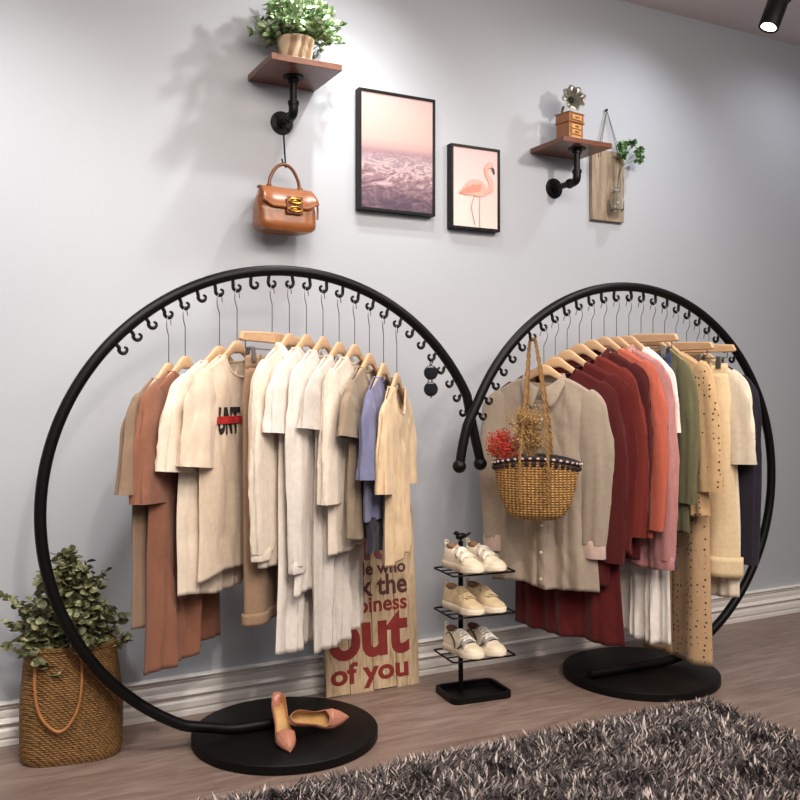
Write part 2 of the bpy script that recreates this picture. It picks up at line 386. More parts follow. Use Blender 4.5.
# ------------------------------------------------------------------ garments
def cloth_body(prof, nw, nf, nb, drop, L, D=0.024, A=0.008, nfold=4, seed=0, wave=0.008, vneck=False, slit=0.0, nx=54, nz=60, zn=-0.050, Lf=None):
    rn = random.Random(seed); p = [rn.uniform(0, 6.28) for _ in range(8)]
    W0 = prof[0][1]; b = MB()
    def ztop(s, front):
        xt = abs(s) * W0
        if xt < nw:
            q = xt / nw; nd = nf if front else nb
            return zn - (nd * (1 - q) if (vneck and front) else nd * math.sqrt(max(0, 1 - q * q)))
        return zn - drop * ((xt - nw) / (W0 - nw)) ** 1.25
    def pt(s, v, front):
        hw = interp(prof, v); zt = ztop(s, front)
        LL = (Lf if (front and Lf) else L)
        zh = -LL + wave * (math.sin(2.2 * s + p[0]) + 0.6 * math.sin(5 * s + p[1]))
        z = zt + (zh - zt) * v
        edge = max(0, 1 - s * s) ** 0.6
        xt = abs(s) * W0
        dt = 0.012 * max(edge, 0.3 if abs(s) < 0.999 else 0) if xt > nw else 0.012 + 0.012 * (1 - xt / nw)
        x0_ = s * hw; k = sm(0, 0.14, v); d = dt + (D * edge - dt) * k
        rp = sm(0.02, 0.9, v) * edge
        ph1 = nfold * PI * s + p[2] + 1.3 * math.sin(2.3 * v + p[3]); ph2 = 2.4 * nfold * PI * s + p[4] + 2 * v
        f = 1.15 * A * rp * (math.sin(ph1 + 0.5 * math.sin(ph1)) + 0.5 * math.sin(ph2 + 0.6 * math.sin(ph2)))
        f += 0.0035 * sm(0.02, 0.12, v) * math.exp(-v * 2.2) * edge * math.sin(9 * s * (1 + 0.8 * v) + 5 * v + p[1])
        w = 0.004 * noise.noise((s * 3 + seed * 7.1, v * 9, front * 3.3)) * (0.3 + v) * edge
        w += 0.003 * math.sin(14 * (v - 0.35 * abs(s)) + p[5] + s * 3) * math.exp(-((v - 0.22) / 0.15) ** 2) * edge
        rg = 1 - abs(noise.noise((x0_ * 16 + z * 5 + seed * 3.7, z * 4.5, front * 2.7))) * 2.2
        w += 0.0065 * (max(0, rg) ** 2.5 - 0.25) * edge * sm(0.0, 0.1, v)
        y = (-d if front else d) + f + w
        if v > 1 - 0.022 / L: d += 0.0012
        x = s * hw * (1 + 0.012 * math.sin(6 * v + p[6])) + 0.004 * math.sin(9 * v + p[7]) * abs(s)
        return (x, y, z)
    for front in (True, False):
        b.grid(lambda u, v: pt(-1 + 2 * u, v, front), nx, nz)
    # neckline path
    nk = []
    for j in range(25):
        s = (-1 + 2 * j / 24) * nw / W0; nk.append(Vector(pt(s * 0.999, 0, True)))
    bk = []
    for j in range(25):
        s = (1 - 2 * j / 24) * nw / W0; bk.append(Vector(pt(s * 0.999, 0, False)))
    return b, nk + bk, pt
def cloth_sleeve(pts, rx, ry, seed=0, n=34, rip=0.10, flare=0):
    rn = random.Random(seed); p = [rn.uniform(0, 6.28) for _ in range(6)]
    path = spline(pts, 14); m_ = len(path); b = MB(); vs = []
    k = len(pts) - 1
    def val(tab, t):
        x = t * k; i = min(k - 1, int(x)); return tab[i] + (tab[i + 1] - tab[i]) * (x - i)
    def ring(i, sc=1.0, back=0):
        t = i / (m_ - 1); a = path[max(0, i - 1)]; c = path[min(m_ - 1, i + 1)]; tg = (c - a).normalized()
        ax = Vector((-tg.z, 0, tg.x)); ax = ax.normalized() if ax.length > 1e-6 else Vector((1, 0, 0)); ay = Vector((0, 1, 0))
        out = []
        for q in range(n):
            an = 2 * PI * q / n; r1 = val(rx, t) * sc; r2 = val(ry, t) * sc
            r1 += 0.0012 if t > 1 - 0.1 else 0; r2 += 0.0012 if t > 1 - 0.1 else 0
            mod = 1 + rip * sm(0.1, 0.6, t) * (math.sin(3 * an + p[0] + 2 * t) + 0.7 * math.sin(5 * an + p[1] - 3 * t) + 0.5 * math.sin(8 * an + p[3] + 2 * t)) + 0.07 * math.sin(15 * t + 2 * an + p[2]) * sm(0.12, 0.3, t) * (1 - sm(0.5, 0.95, t)) + 0.02 * math.exp(-((t - 0.30) / 0.03) ** 2)
            pz = path[i]; rg = 1 - abs(noise.noise((math.cos(an) * 2.2 + seed * 1.9, math.sin(an) * 1.6 + pz.z * 5, pz.z * 3.5 - an * 0.4))) * 2.2
            mod += 0.085 * (max(0, rg) ** 2.5 - 0.25) * sm(0.08, 0.25, t)
            out.append(path[i] - tg * back + ax * (math.cos(an) * r1 * mod) + ay * (math.sin(an) * r2 * mod))
        return out
    rings = [ring(i) for i in range(m_)] + [ring(m_ - 1, 0.93, 0.0), ring(m_ - 1, 0.90, 0.03), ring(m_ - 1, 0.75, 0.06)]
    for r_ in rings: vs += r_
    fs = []
    for i in range(len(rings) - 1):
        for q in range(n):
            l = (q + 1) % n; fs.append((i * n + q, i * n + l, (i + 1) * n + l, (i + 1) * n + q))
    fs.append(tuple(range(n - 1, -1, -1))); fs.append(tuple((len(rings) - 1) * n + q for q in range(n)))
    b.add(vs, fs); return b
def sleeve_pts(side, W_, kind, L, sp=0.0):
    if kind == 'short':
        pts = [(W_ - 0.045, 0, -0.114), (W_ - 0.012, -0.002, -0.160), (W_ + 0.008 + sp * 0.5, -0.004, -0.5 * L - 0.06), (W_ + 0.018 + sp, -0.004, -L)]
    else:
        pts = [(W_ - 0.045, 0, -0.114), (W_ - 0.012, -0.002, -0.165), (W_ + 0.008 + sp * 0.5, -0.004, -0.29), (W_ + 0.012 + sp, -0.004, -0.5 * L - 0.1), (W_ + 0.002 + sp, 0, -L)]
    return [(side * x, y, z) for x, y, z in pts]
def collar(nw, zn=-0.050, fall=0.052, point=0.035, thick=0.03):
    b = MB(); n = 40
    def fn(u, v):
        a = 2 * PI * u + 1.5 * PI + 0.04; a = a  # starts and ends at the front (-y)
        a = -PI / 2 + 0.10 + u * (2 * PI - 0.20)
        fr = max(0, -math.sin(a)); 
        x, y = math.cos(a), math.sin(a)
        top = Vector((nw * 0.93 * x, thick * 0.9 * y, zn + 0.016 - 0.05 * fr ** 2))
        spread = 1.12 + 0.25 * fr ** 3
        bot = Vector((nw * (0.93 * x) * spread + math.copysign(0.018, x) * fr ** 4, thick * 1.25 * y - 0.010 * fr, zn + 0.014 - fall * 0.75 - 0.05 * fr ** 2 - point * fr ** 4))
        q = top.lerp(bot, v); q.y += math.copysign(0.006, y) * math.sin(PI * v); return q
    b.grid(fn, n, 6)
    return b
def buttons(pt, n, mat, parent, v0=0.1, v1=0.95):
    for j in range(n):
        q = Vector(pt(0.0, v0 + (v1 - v0) * j / (n - 1), True)); b = MB()
        b.lathe([(0.0, 0.004), (0.0045, 0.004), (0.006, 0.002), (0.006, -0.002)], (q.x, q.y - 0.001, q.z), 10, Matrix.Rotation(PI / 2, 3, 'X'), cap=False); b.build('button', mat, parent)

def garment(i, k, hz, yaw, name, label, mat, kind='short', L=0.68, prof=None, Ls=0.30, nw=0.080, nf=0.062, nb=0.018, drop=0.056, D=0.022, A=0.008, nfold=4,
            seed=None, vneck=False, col=False, btn=0, cuff=None, wave=0.008, rx=None, ry=None, sp=0.0, cat='shirt', Lf=None, hl=None, pocket=False, band=True, rs=0.10, sleeves=True, cuffmat=None):
    hp = hookpos(i, k); seed = seed if seed is not None else i * 100 + k
    t = thing(name, label, cat, (hp.x, hp.y, hz), yaw)
    W_ = 0.186 if not prof else prof[0][1]
    prof = prof or [(0, W_), (0.14, W_ * 1.0), (0.3, W_ * 1.04), (1, W_ * 1.12)]
    b, nk, pt = cloth_body(prof, nw, nf, nb, drop, L, D, A, nfold, seed, wave, vneck, Lf=Lf)
    b.build('body', mat, t, solid=0.0022, weld=True)
    if sleeves:
        if kind == 'short':
            rx = rx or [0.040, 0.066, 0.077, 0.086]; ry = ry or [0.009, 0.016, 0.021, 0.025]
        else:
            rx = rx or [0.040, 0.064, 0.060, 0.054, 0.044]; ry = ry or [0.009, 0.016, 0.021, 0.022, 0.020]
        for s in (-1, 1):
            sb = cloth_sleeve(sleeve_pts(s, W_, kind, Ls, sp), rx, ry, seed + s, rip=rs)
            so = sb.build('sleeve', mat, t)
            if kind == 'long' and cuff:
                x, y, z = sleeve_pts(s, W_, kind, Ls, sp)[-1]
                cb = MB(); cb.lathe([(0.85, 0.01), (1.0, 0.004), (1.05, -0.01), (1.05, -cuff + 0.004), (1.0, -cuff), (0.9, -cuff + 0.005), (0.85, -cuff + 0.02)], (x, y, z + 0.006), 26, sx=rx[-1] * 0.98, sy=ry[-1] * 0.98, scal=lambda a_, z_: 1 + 0.06 * math.sin(6 * a_ + seed))
                cb.build('cuff', cuffmat or mat, so)
    if col: collar(nw).build('collar', mat, t, solid=0.003)
    elif band:
        nb_ = MB(); nb_.tube(nk, 0.0042, 8, closed=True); nb_.build('neckband', mat, t)
    if btn:
        buttons(pt, btn, WHITEB, t); pk = MB()
        pk.grid(lambda u, v: (lambda q: (q[0], q[1] - 0.0022, q[2]))(pt(-0.085 + 0.17 * u, 0.02 + 0.97 * v, True)), 6, 46); pk.build('placket', mat, t, solid=0.0015)
    if pocket:
        pb = MB(); pb.grid(lambda u, v: (lambda q: (q[0], q[1] - 0.003, q[2]))(pt(-0.55 + 0.5 * u, 0.2 + 0.16 * v, True)), 8, 8); pb.build('pocket', mat, t, solid=0.003)
    if hl: hanger(i, k, hz, yaw, hl)
    return t, pt
def trousers(i, k, hz, yaw, label, mat, L, hl, hw=0.17, leg=0.10, D=0.024, cuff=0.0, name='trousers', seed=3, bottom=None, cat='trousers'):
    hp = hookpos(i, k); t = thing(name, label, cat, (hp.x, hp.y, hz), yaw)
    bottom = bottom or leg; z0 = -0.075
    b = MB()
    def wb(u, v):
        a = 2 * PI * u; return (hw * math.copysign(abs(math.cos(a)) ** 0.8, math.cos(a)), 0.013 * math.sin(a) * (1 + 0.15 * math.sin(6 * a)), z0 - 0.042 * v + 0.004 * math.sin(2 * a))
    b.grid(wb, 40, 3, True); b.build('waistband', mat, t, solid=0.004)
    rn = random.Random(seed)
    for s in (-1, 1):
        p = [rn.uniform(0, 6.28) for _ in range(4)]; lb = MB(); hem = L
        def fn(u, v):
            a = 2 * PI * u; c, sn = math.cos(a), math.sin(a)
            r1 = interp([(0, hw / 2), (0.15, hw / 2 + 0.012), (0.3, leg), (1, bottom)], v); r2 = interp([(0, 0.013), (0.15, D), (1, D)], v)
            x = s * interp([(0, hw / 2), (0.3, leg * 0.92), (1, bottom * 0.95)], v) + r1 * c
            y = r2 * sn * (1 + 0.25 * math.sin(3 * a + p[0] + 2 * v)) + 0.008 * math.sin(4 * c + p[1] + 2.5 * v) * v
            y += 0.003 * math.sin(22 * v + 3 * c + p[2]) * math.exp(-((v - 0.12) / 0.1) ** 2)
            return (x, y, z0 - 0.036 + (-L - z0 + 0.036) * v)
        lb.grid(fn, 36, 46, True); lo = lb.build('leg', mat, t, solid=0.003)
        if cuff:
            cb = MB(); cb.grid(lambda u, v: (lambda q, w: (q[0] * 1.0 + (q[0] - s * bottom * 0.95) * 0.07, q[1] * 1.3, -L - 0.006 + cuff * v))(fn(u, 1), 0), 36, 4, True); cb.build('turn_up', mat, lo, solid=0.006)
    b = MB()
    for x in (-0.6, -0.2, 0.25, 0.65): b.box((x * hw, -0.0155, z0 - 0.02), (0.009, 0.004, 0.05))
    b.build('belt_loops', mat, t)
    b = MB(); b.tube([(0.004, -0.018, z0 - 0.045), (0.004, -0.026, z0 - 0.16)], 0.002, 6); b.build('fly_seam', mat, t)
    if hl: clip_hanger(i, k, hz, yaw, hl, hw + 0.035, hw * 0.82)
    return t

Y1 = R(42)
TAUPE = fabric('taupe_jersey', srgb(138, 114, 94)); RUST = fabric('rust_brown_cotton', srgb(136, 90, 70), crease=0.20)
CREAM = fabric('cream_cotton', srgb(226, 210, 192)); CREAM2 = fabric('warm_cream_cotton', srgb(218, 199, 178)); KHAKI = fabric('khaki_twill', srgb(150, 122, 98))
OFFW = fabric('offwhite_linen', srgb(228, 214, 198)); WHT = fabric('white_cotton', srgb(226, 217, 209)); SHEER = fabric('sheer_white_voile', srgb(230, 221, 213), sheer=0.22)
TAUPE2 = fabric('grey_taupe_jersey', srgb(152, 134, 114)); BLUE = fabric('periwinkle_cotton', srgb(120, 121, 154)); YEL = fabric('pale_straw_cotton', srgb(222, 194, 158))
NAVY = fabric('navy_cotton', srgb(40, 35, 48))

garment(1, 3, 1.174, R(48), 'tunic_dress', 'taupe short-sleeved tunic, leftmost garment on the left rack', TAUPE, L=0.735, Ls=0.37, sp=0.0, A=0.010, nfold=3, cat='dress',
        hl='wooden hanger holding the leftmost taupe tunic')
garment(1, 4, 1.196, R(46), 'tunic_dress', 'long rust-brown tunic dress with half sleeves', RUST, L=0.895, Ls=0.42, A=0.014, nfold=3, cat='dress', prof=[(0, 0.186), (0.14, 0.186), (0.3, 0.19), (1, 0.225)],
        hl='wooden hanger holding the rust-brown dress')
garment(1, 6, 1.228, R(38), 't_shirt', 'plain cream oversized t-shirt between rust dress and lettered t-shirt', CREAM, L=0.735, Ls=0.37, sp=0.01, A=0.008, cat='t-shirt',
        hl='wooden hanger holding the plain cream t-shirt')
tee, pt = garment(1, 7, 1.245, R(40), 't_shirt', 'cream t-shirt with black UNT letters struck through in red', CREAM2, L=0.70, Ls=0.375, sp=0.01, A=0.003, nfold=3, nf=0.066, cat='t-shirt',
        hl='wooden hanger holding the cream t-shirt with the black letters')
# print on the chest
def text_mesh(body, bold=0.0):
    cu = bpy.data.curves.new('text', 'FONT'); cu.body = body; cu.size = 1; cu.offset = bold; cu.resolution_u = 4
    o = bpy.data.objects.new('text', cu); COL.objects.link(o); dg = bpy.context.evaluated_depsgraph_get(); me = bpy.data.meshes.new_from_object(o.evaluated_get(dg))
    vs = [tuple(v.co) for v in me.vertices]; fs = [tuple(p.vertices) for p in me.polygons]; bpy.data.objects.remove(o); bpy.data.meshes.remove(me)
    xs = [v[0] for v in vs]; ys = [v[1] for v in vs]
    x0, x1, y0, y1 = min(xs), max(xs), min(ys), max(ys)
    return [((v[0] - x0) / (x1 - x0), (v[1] - y0) / (y1 - y0)) for v in vs], fs
INK = plain('black_ink', srgb(30, 24, 26), 0.8); REDINK = plain('red_ink', srgb(176, 38, 36), 0.8)
def chest_pt(x, z, lift):
    sx_ = x / 0.19
    z0, z1 = pt(sx_, 0, True)[2], pt(sx_, 1, True)[2]; q = pt(sx_, (z - z0) / (z1 - z0), True); return (q[0], q[1] - lift, z)
for ch, x0, x1 in (('U', -0.128, -0.097), ('N', -0.095, -0.062), ('T', -0.060, -0.026)):
    uv, fs = text_mesh(ch, 0.035); b = MB(); b.add([chest_pt(x0 + (x1 - x0) * u, -0.285 + 0.080 * w_, 0.004) for u, w_ in uv], fs); b.build('letter', INK, tee, smooth=False, solid=0.001)
b = MB(); b.grid(lambda u, v: chest_pt(-0.140 + 0.122 * u, -0.232 - 0.022 * v, 0.0062), 24, 2); b.build('strike_bar', REDINK, tee, smooth=False, solid=0.001)

trousers(1, 9, 1.268, R(42), 'khaki brown trousers clipped by the waist beside the lettered t-shirt', KHAKI, 0.875, 'wooden clip hanger holding the khaki trousers', hw=0.165, leg=0.088, bottom=0.078, cuff=0.035)
garment(1, 10, 1.272, R(43), 'long_sleeve_shirt', 'off-white long-sleeved shirt with frilled cuffs right of the khaki trousers', OFFW, kind='long', L=0.70, Ls=0.66, rx=[0.040, 0.068, 0.066, 0.068, 0.048], ry=[0.010, 0.02, 0.026, 0.028, 0.024],
        cuff=0.03, col=True, A=0.008, btn=6, hl='wooden hanger holding the off-white frilled-cuff shirt')
wd_, wpt = garment(1, 11, 1.271, R(43), 'shirt_dress', 'long white half-sleeved dress with a dark chest button', WHT, L=0.97, Ls=0.31, prof=[(0, 0.186), (0.14, 0.186), (0.3, 0.19), (1, 0.21)], A=0.012, cat='dress', vneck=True,
        hl='wooden hanger holding the long white half-sleeved dress')
garment(1, 12, 1.265, R(43), 'blouse', 'white long-sleeved blouse, third white garment right of the khaki trousers', WHT, kind='long', L=0.80, Ls=0.70, cuff=0.03, A=0.009, cat='blouse',
        hl='wooden hanger holding the white long-sleeved blouse')
garment(1, 13, 1.249, R(42), 'summer_dress', 'sheer white dress whose hem hangs over the wooden sign', SHEER, kind='short', L=0.96, Ls=0.28, prof=[(0, 0.18), (0.14, 0.18), (0.3, 0.18), (1, 0.19)], A=0.014, cat='dress',
        hl='wooden hanger holding the sheer white dress')
garment(1, 14, 1.243, R(42), 'blouse', 'off-white v-neck blouse with elbow sleeves, left of the grey taupe t-shirt', OFFW, kind='short', L=0.66, Ls=0.50, vneck=True, nf=0.11, A=0.008, rx=[0.04, 0.066, 0.066, 0.06], cat='blouse',
        hl='wooden hanger holding the off-white v-neck blouse')
garment(1, 15, 1.214, R(45), 't_shirt', 'grey taupe t-shirt left of the periwinkle blue one', TAUPE2, L=0.585, Ls=0.27, A=0.008, cat='t-shirt',
        hl='wooden hanger holding the grey taupe t-shirt')
g, _ = garment(1, 16, 1.182, R(48), 't_shirt', 'periwinkle blue top with navy lower half', BLUE, L=0.50, Ls=0.37, A=0.008, rx=[0.04, 0.058, 0.06, 0.06], cat='t-shirt',
        hl='wooden hanger holding the periwinkle blue top')
b, _, _ = cloth_body([(0, 0.188), (1, 0.192)], 0.1, 0.0, 0.0, 0.0, 0.60, 0.024, 0.003, 3, 55, zn=-0.485); b.build('navy_hem_panel', NAVY, g, solid=0.002, weld=True)
garment(1, 17, 1.150, R(50), 't_shirt', 'pale straw-coloured t-shirt with deep round neck, rightmost garment on the left rack', YEL, L=0.62, Ls=0.385, nf=0.09, A=0.008, prof=[(0, 0.172), (0.14, 0.172), (0.3, 0.172), (1, 0.165)], sp=0.0, rx=[0.04, 0.066, 0.07, 0.07], cat='t-shirt',
        hl='wooden hanger holding the pale straw-coloured t-shirt')

q = Vector(wpt(-0.62, 0.2, True)); b = MB(); b.ball((q.x, q.y - 0.002, q.z), (0.006, 0.003, 0.006), 10); b.build('chest_button', BLACK, wd_)
BEIGE = fabric('beige_shirting', srgb(160, 145, 129), crease=0.20); DRED = fabric('dark_red_wool', srgb(84, 18, 18)); BURG = fabric('burgundy_knit', srgb(76, 18, 18)); BRICK = fabric('brick_red_cotton', srgb(108, 36, 28))
MAROON = fabric('maroon_velvet', srgb(74, 18, 18)); CORAL = fabric('coral_cotton', srgb(188, 96, 76)); MAUVE = fabric('mauve_satin', srgb(184, 128, 126), rough=0.6); WHT2 = fabric('soft_white_cotton', srgb(240, 232, 224))
DENIM = fabric('dark_denim', srgb(58, 66, 92)); OLIVE = fabric('olive_linen', srgb(104, 101, 74)); POLKA = fabric('straw_polka_dot', srgb(212, 176, 132), dots=srgb(72, 40, 30)); POLKA2 = fabric('tan_polka_dot', srgb(192, 158, 122), dots=srgb(70, 40, 30))
CRP = fabric('cream_chino', srgb(222, 198, 160)); WTEE = fabric('ivory_jersey', srgb(234, 222, 202))
PALE = fabric('pale_pink_cuff', srgb(206, 178, 168))

Y2 = R(-58)
garment(2, 7, 1.182, R(-54), 'long_sleeve_shirt', 'beige button-up shirt with pointed collar behind the straw basket bag', BEIGE, kind='long', L=0.79, Ls=0.63, nf=0.08, col=True, btn=7, cuff=0.055, cuffmat=PALE, A=0.010, nfold=3,
        rx=[0.040, 0.062, 0.056, 0.052, 0.042], prof=[(0, 0.182), (0.14, 0.182), (0.3, 0.186), (1, 0.195)], hl='wooden hanger holding the beige shirt')
garment(2, 8, 1.211, R(-60), 'cardigan', 'burgundy cardigan directly behind the beige shirt', BURG, kind='long', L=0.80, Ls=0.72, nf=0.14, vneck=True, A=0.008, cat='cardigan', sp=0.02,
        hl='wooden hanger holding the burgundy cardigan')
garment(2, 9, 1.237, R(-65), 'long_dress', 'dark red long-sleeved dress two hangers behind the beige shirt', DRED, kind='long', L=1.03, Ls=0.70, A=0.012, nfold=3, prof=[(0, 0.186), (0.14, 0.186), (0.3, 0.188), (1, 0.215)], cat='dress', sp=0.01,
        hl='wooden hanger holding the dark red dress')
garment(2, 10, 1.260, R(-70), 'jumper', 'brick-red long-sleeved jumper left of the maroon jacket', BRICK, kind='long', L=0.74, Ls=0.68, A=0.008, cat='jumper', sp=0.025,
        hl='wooden hanger holding the brick-red jumper')
garment(2, 11, 1.276, R(-74), 'jacket', 'maroon jacket with turned-down collar left of the coral shirt', MAROON, kind='long', L=0.78, Ls=0.68, col=True, A=0.006, cat='jacket',
        hl='wooden hanger holding the maroon jacket')
garment(2, 12, 1.289, R(-78), 'long_sleeve_shirt', 'coral orange long-sleeved shirt in the middle of the right rack', CORAL, kind='long', L=0.71, Ls=0.69, A=0.012, sp=0.02, nf=0.06,
        hl='wooden hanger holding the coral shirt')
garment(2, 13, 1.290, R(-81), 'blouse', 'mauve satin blouse with collar between coral shirt and white dress', MAUVE, kind='long', L=0.84, Ls=0.80, col=True, A=0.009, cat='blouse', sp=0.02, cuff=0.04,
        hl='wooden hanger holding the mauve blouse')
garment(2, 14, 1.295, R(-84), 'summer_dress', 'long white short-sleeved dress with pleated hem on the right rack', WHT2, kind='short', L=1.115, Ls=0.36, A=0.014, nfold=5, prof=[(0, 0.165), (0.14, 0.165), (0.3, 0.165), (1, 0.20)], cat='dress', sp=-0.005, rx=[0.035, 0.055, 0.058, 0.06],
        hl='wooden hanger holding the long white dress')
trousers(2, 15, 1.297, R(-86), 'dark blue jeans clipped behind the long white dress', DENIM, 0.86, 'wooden clip hanger holding the dark blue jeans', hw=0.145, leg=0.085, bottom=0.085, name='jeans', cat='jeans')
garment(2, 16, 1.296, R(-87), 'long_sleeve_shirt', 'olive green long-sleeved shirt', OLIVE, kind='long', L=0.74, Ls=0.62, A=0.009, sp=0.0, prof=[(0, 0.158), (0.14, 0.158), (0.3, 0.160), (1, 0.172)], rx=[0.035, 0.05, 0.048, 0.044, 0.038], hl='wooden hanger holding the olive green shirt')
garment(2, 17, 1.280, R(-86), 'blouse', 'straw-coloured polka-dot blouse with elbow sleeves', POLKA, kind='short', L=0.66, Ls=0.56, A=0.009, rx=[0.04, 0.062, 0.06, 0.058], cat='blouse', sp=0.012, hl='wooden hanger holding the polka-dot blouse')
trousers(2, 18, 1.270, R(-88), 'tan polka-dot wide trousers reaching almost to the round base', POLKA2, 1.205, 'wooden clip hanger holding the polka-dot trousers', hw=0.150, leg=0.082, bottom=0.088, D=0.03, name='wide_trousers')
trousers(2, 19, 1.262, R(-76), 'cream trousers with thick rolled cuffs', CRP, 0.865, 'wooden clip hanger holding the cream trousers', hw=0.170, leg=0.10, bottom=0.112, cuff=0.075, D=0.026)
garment(2, 20, 1.253, R(-88), 't_shirt', 'long ivory t-shirt right of the cream trousers', WTEE, kind='short', L=0.94, Ls=0.44, A=0.008, cat='t-shirt', sp=0.0, hl='wooden hanger holding the ivory t-shirt')
garment(2, 21, 1.236, R(-88), 'jacket', 'dark navy jacket, rightmost garment on the right rack', NAVY, kind='long', L=0.75, Ls=0.80, A=0.008, cat='jacket', hl='wooden hanger holding the dark navy jacket')

# ------------------------------------------------------------------ sunglasses on the left rack
hp = hookpos(1, 20); t = thing('sunglasses', 'round dark sunglasses hanging from a hook of the left rack', 'sunglasses', (hp.x, hp.y, hp.z), R(-15))
GLASS = NT('smoked_lens').set(Base_Color=srgb(26, 24, 30), Roughness=0.08, Coat_Weight=0.4).m
zc = (-0.042, -0.098)
for z in zc:
    b = MB(); b.lathe([(0, 0.003), (0.015, 0.0026), (0.0225, 0.001), (0.0225, -0.001), (0.015, 0.0006), (0, 0.001)], (-0.004, -0.012, z), 32, Matrix.Rotation(PI / 2, 3, 'X'), cap=False); lo = b.build('lens', GLASS, t)
b = MB()
for z in zc: b.tube([(-0.004 + 0.0235 * math.cos(a), -0.012, z + 0.0235 * math.sin(a)) for a in np.linspace(0, 2 * PI, 40)[:-1]], 0.0014, 8, closed=True)
b.tube(spline([(-0.004, -0.012, zc[0] - 0.0235), (0.001, -0.015, -0.070), (-0.004, -0.012, zc[1] + 0.0235)]), 0.0013, 8); b.build('frame', BLACK, t)
b = MB(); b.tube(spline([(-0.004, -0.012, zc[0] + 0.0235), (0.004, -0.006, -0.004), (0.003, 0.003, 0.005), (-0.002, 0.012, -0.02), (-0.010, 0.016, -0.11)]), 0.0018, 8); b.build('temple', BLACK, t)
b = MB(); b.tube(spline([(-0.004, -0.012, zc[1] - 0.0235), (0.0, 0.0, -0.126), (0.004, 0.01, -0.10), (0.006, 0.012, -0.05)]), 0.0018, 8); b.build('temple', BLACK, t)

# ------------------------------------------------------------------ wall shelves
SHW = wood('reddish_shelf_wood', srgb(84, 44, 28), srgb(124, 72, 46), (4, 50, 50), 0.4, 0.2)
def shelf(x0, x1, dep, z0, z1, pd, fz, label):
    cx = (x0 + x1) / 2; t = thing('wall_shelf', label, 'shelf', (cx, 0, z0))
    b = MB().box((0, -dep / 2, (z1 - z0) / 2), (x1 - x0, dep - 0.002, z1 - z0)); b.build('board', SHW, t, bevel=0.0015)
    f = fz - z0; b = MB()
    b.tube([(0, -pd, -0.001), (0, -pd, f + 0.035)], 0.0125, 16)
    b.tube(spline([(0, -pd, f + 0.04), (0, -pd, f + 0.018), (0, -pd + 0.006, f + 0.005), (0, -pd + 0.02, f), (0, -pd + 0.045, f)]), 0.0165, 16)
    b.lathe([(0.0195, -0.006), (0.0195, 0.006)], (0, -pd, f + 0.040), 20); b.lathe([(0.0195, -0.006), (0.0195, 0.006)], (0, -pd + 0.045, f), 20, Matrix.Rotation(PI / 2, 3, 'X'))
    b.tube([(0, -pd + 0.04, f), (0, -0.004, f)], 0.0125, 16); b.build('pipe', BLACK, t)
    b = MB(); b.lathe([(0.021, 0.02), (0.021, 0.008), (0.040, 0.006), (0.042, 0.003), (0.042, 0.0)], (0, 0, f), 32, Matrix.Rotation(PI / 2, 3, 'X'))
    for a in range(4): b.ball((0.031 * math.cos(a * PI / 2 + 0.78), -0.007, f + 0.031 * math.sin(a * PI / 2 + 0.78)), 0.005, 10)
    b.build('wall_flange', BLACK, t)
    b = MB(); b.lathe([(0.036, 0), (0.036, -0.004), (0.019, -0.007), (0.019, -0.02)], (0, -pd, 0), 32); b.build('board_flange', BLACK, t)
    return t
shelf(1.009, 1.259, 0.245, 2.165, 2.187, 0.115, 2.035, 'reddish wooden pipe shelf on the left carrying the potted plant')
shelf(2.210, 2.452, 0.222, 2.056, 2.076, 0.150, 1.925, 'reddish wooden pipe shelf on the right carrying the gramophone ornament')

# leaves
def leafmat(name, c1, c2, c3, rough=0.5):
    m = NT(name); n = m.noise(m.coords(), 55, 1)
    m.l(m.ramp(n, [(0.3, c1), (0.5, c2), (0.7, c3)]), m.b.inputs['Base Color']); m.set(Roughness=rough); return m.m
def leaf(b, p, d, ln, w, rn, round_=False):
    d = Vector(d).normalized(); sd = d.cross(Vector((rn.uniform(-1, 1), rn.uniform(-1, 1), rn.uniform(0.2, 1)))).normalized(); nn = sd.cross(d)
    p = Vector(p); cup = nn * w * 0.25
    if round_: st = ((0.0, 0.1), (0.12, 0.62), (0.4, 1.0), (0.7, 0.9), (0.92, 0.45), (1.0, 0.05))
    else: st = ((0.0, 0.1), (0.2, 0.7), (0.45, 1.0), (0.75, 0.62), (1.0, 0.03))
    vs = []
    for t, k in st:
        c = p + d * ln * t - nn * ln * 0.12 * t * t
        vs += [c - sd * w * k + cup * k, c, c + sd * w * k + cup * k]
    fs = []
    for i in range(len(st) - 1):
        a = i * 3; fs += [(a, a + 1, a + 4, a + 3), (a + 1, a + 2, a + 5, a + 4)]
    b.add(vs, fs)

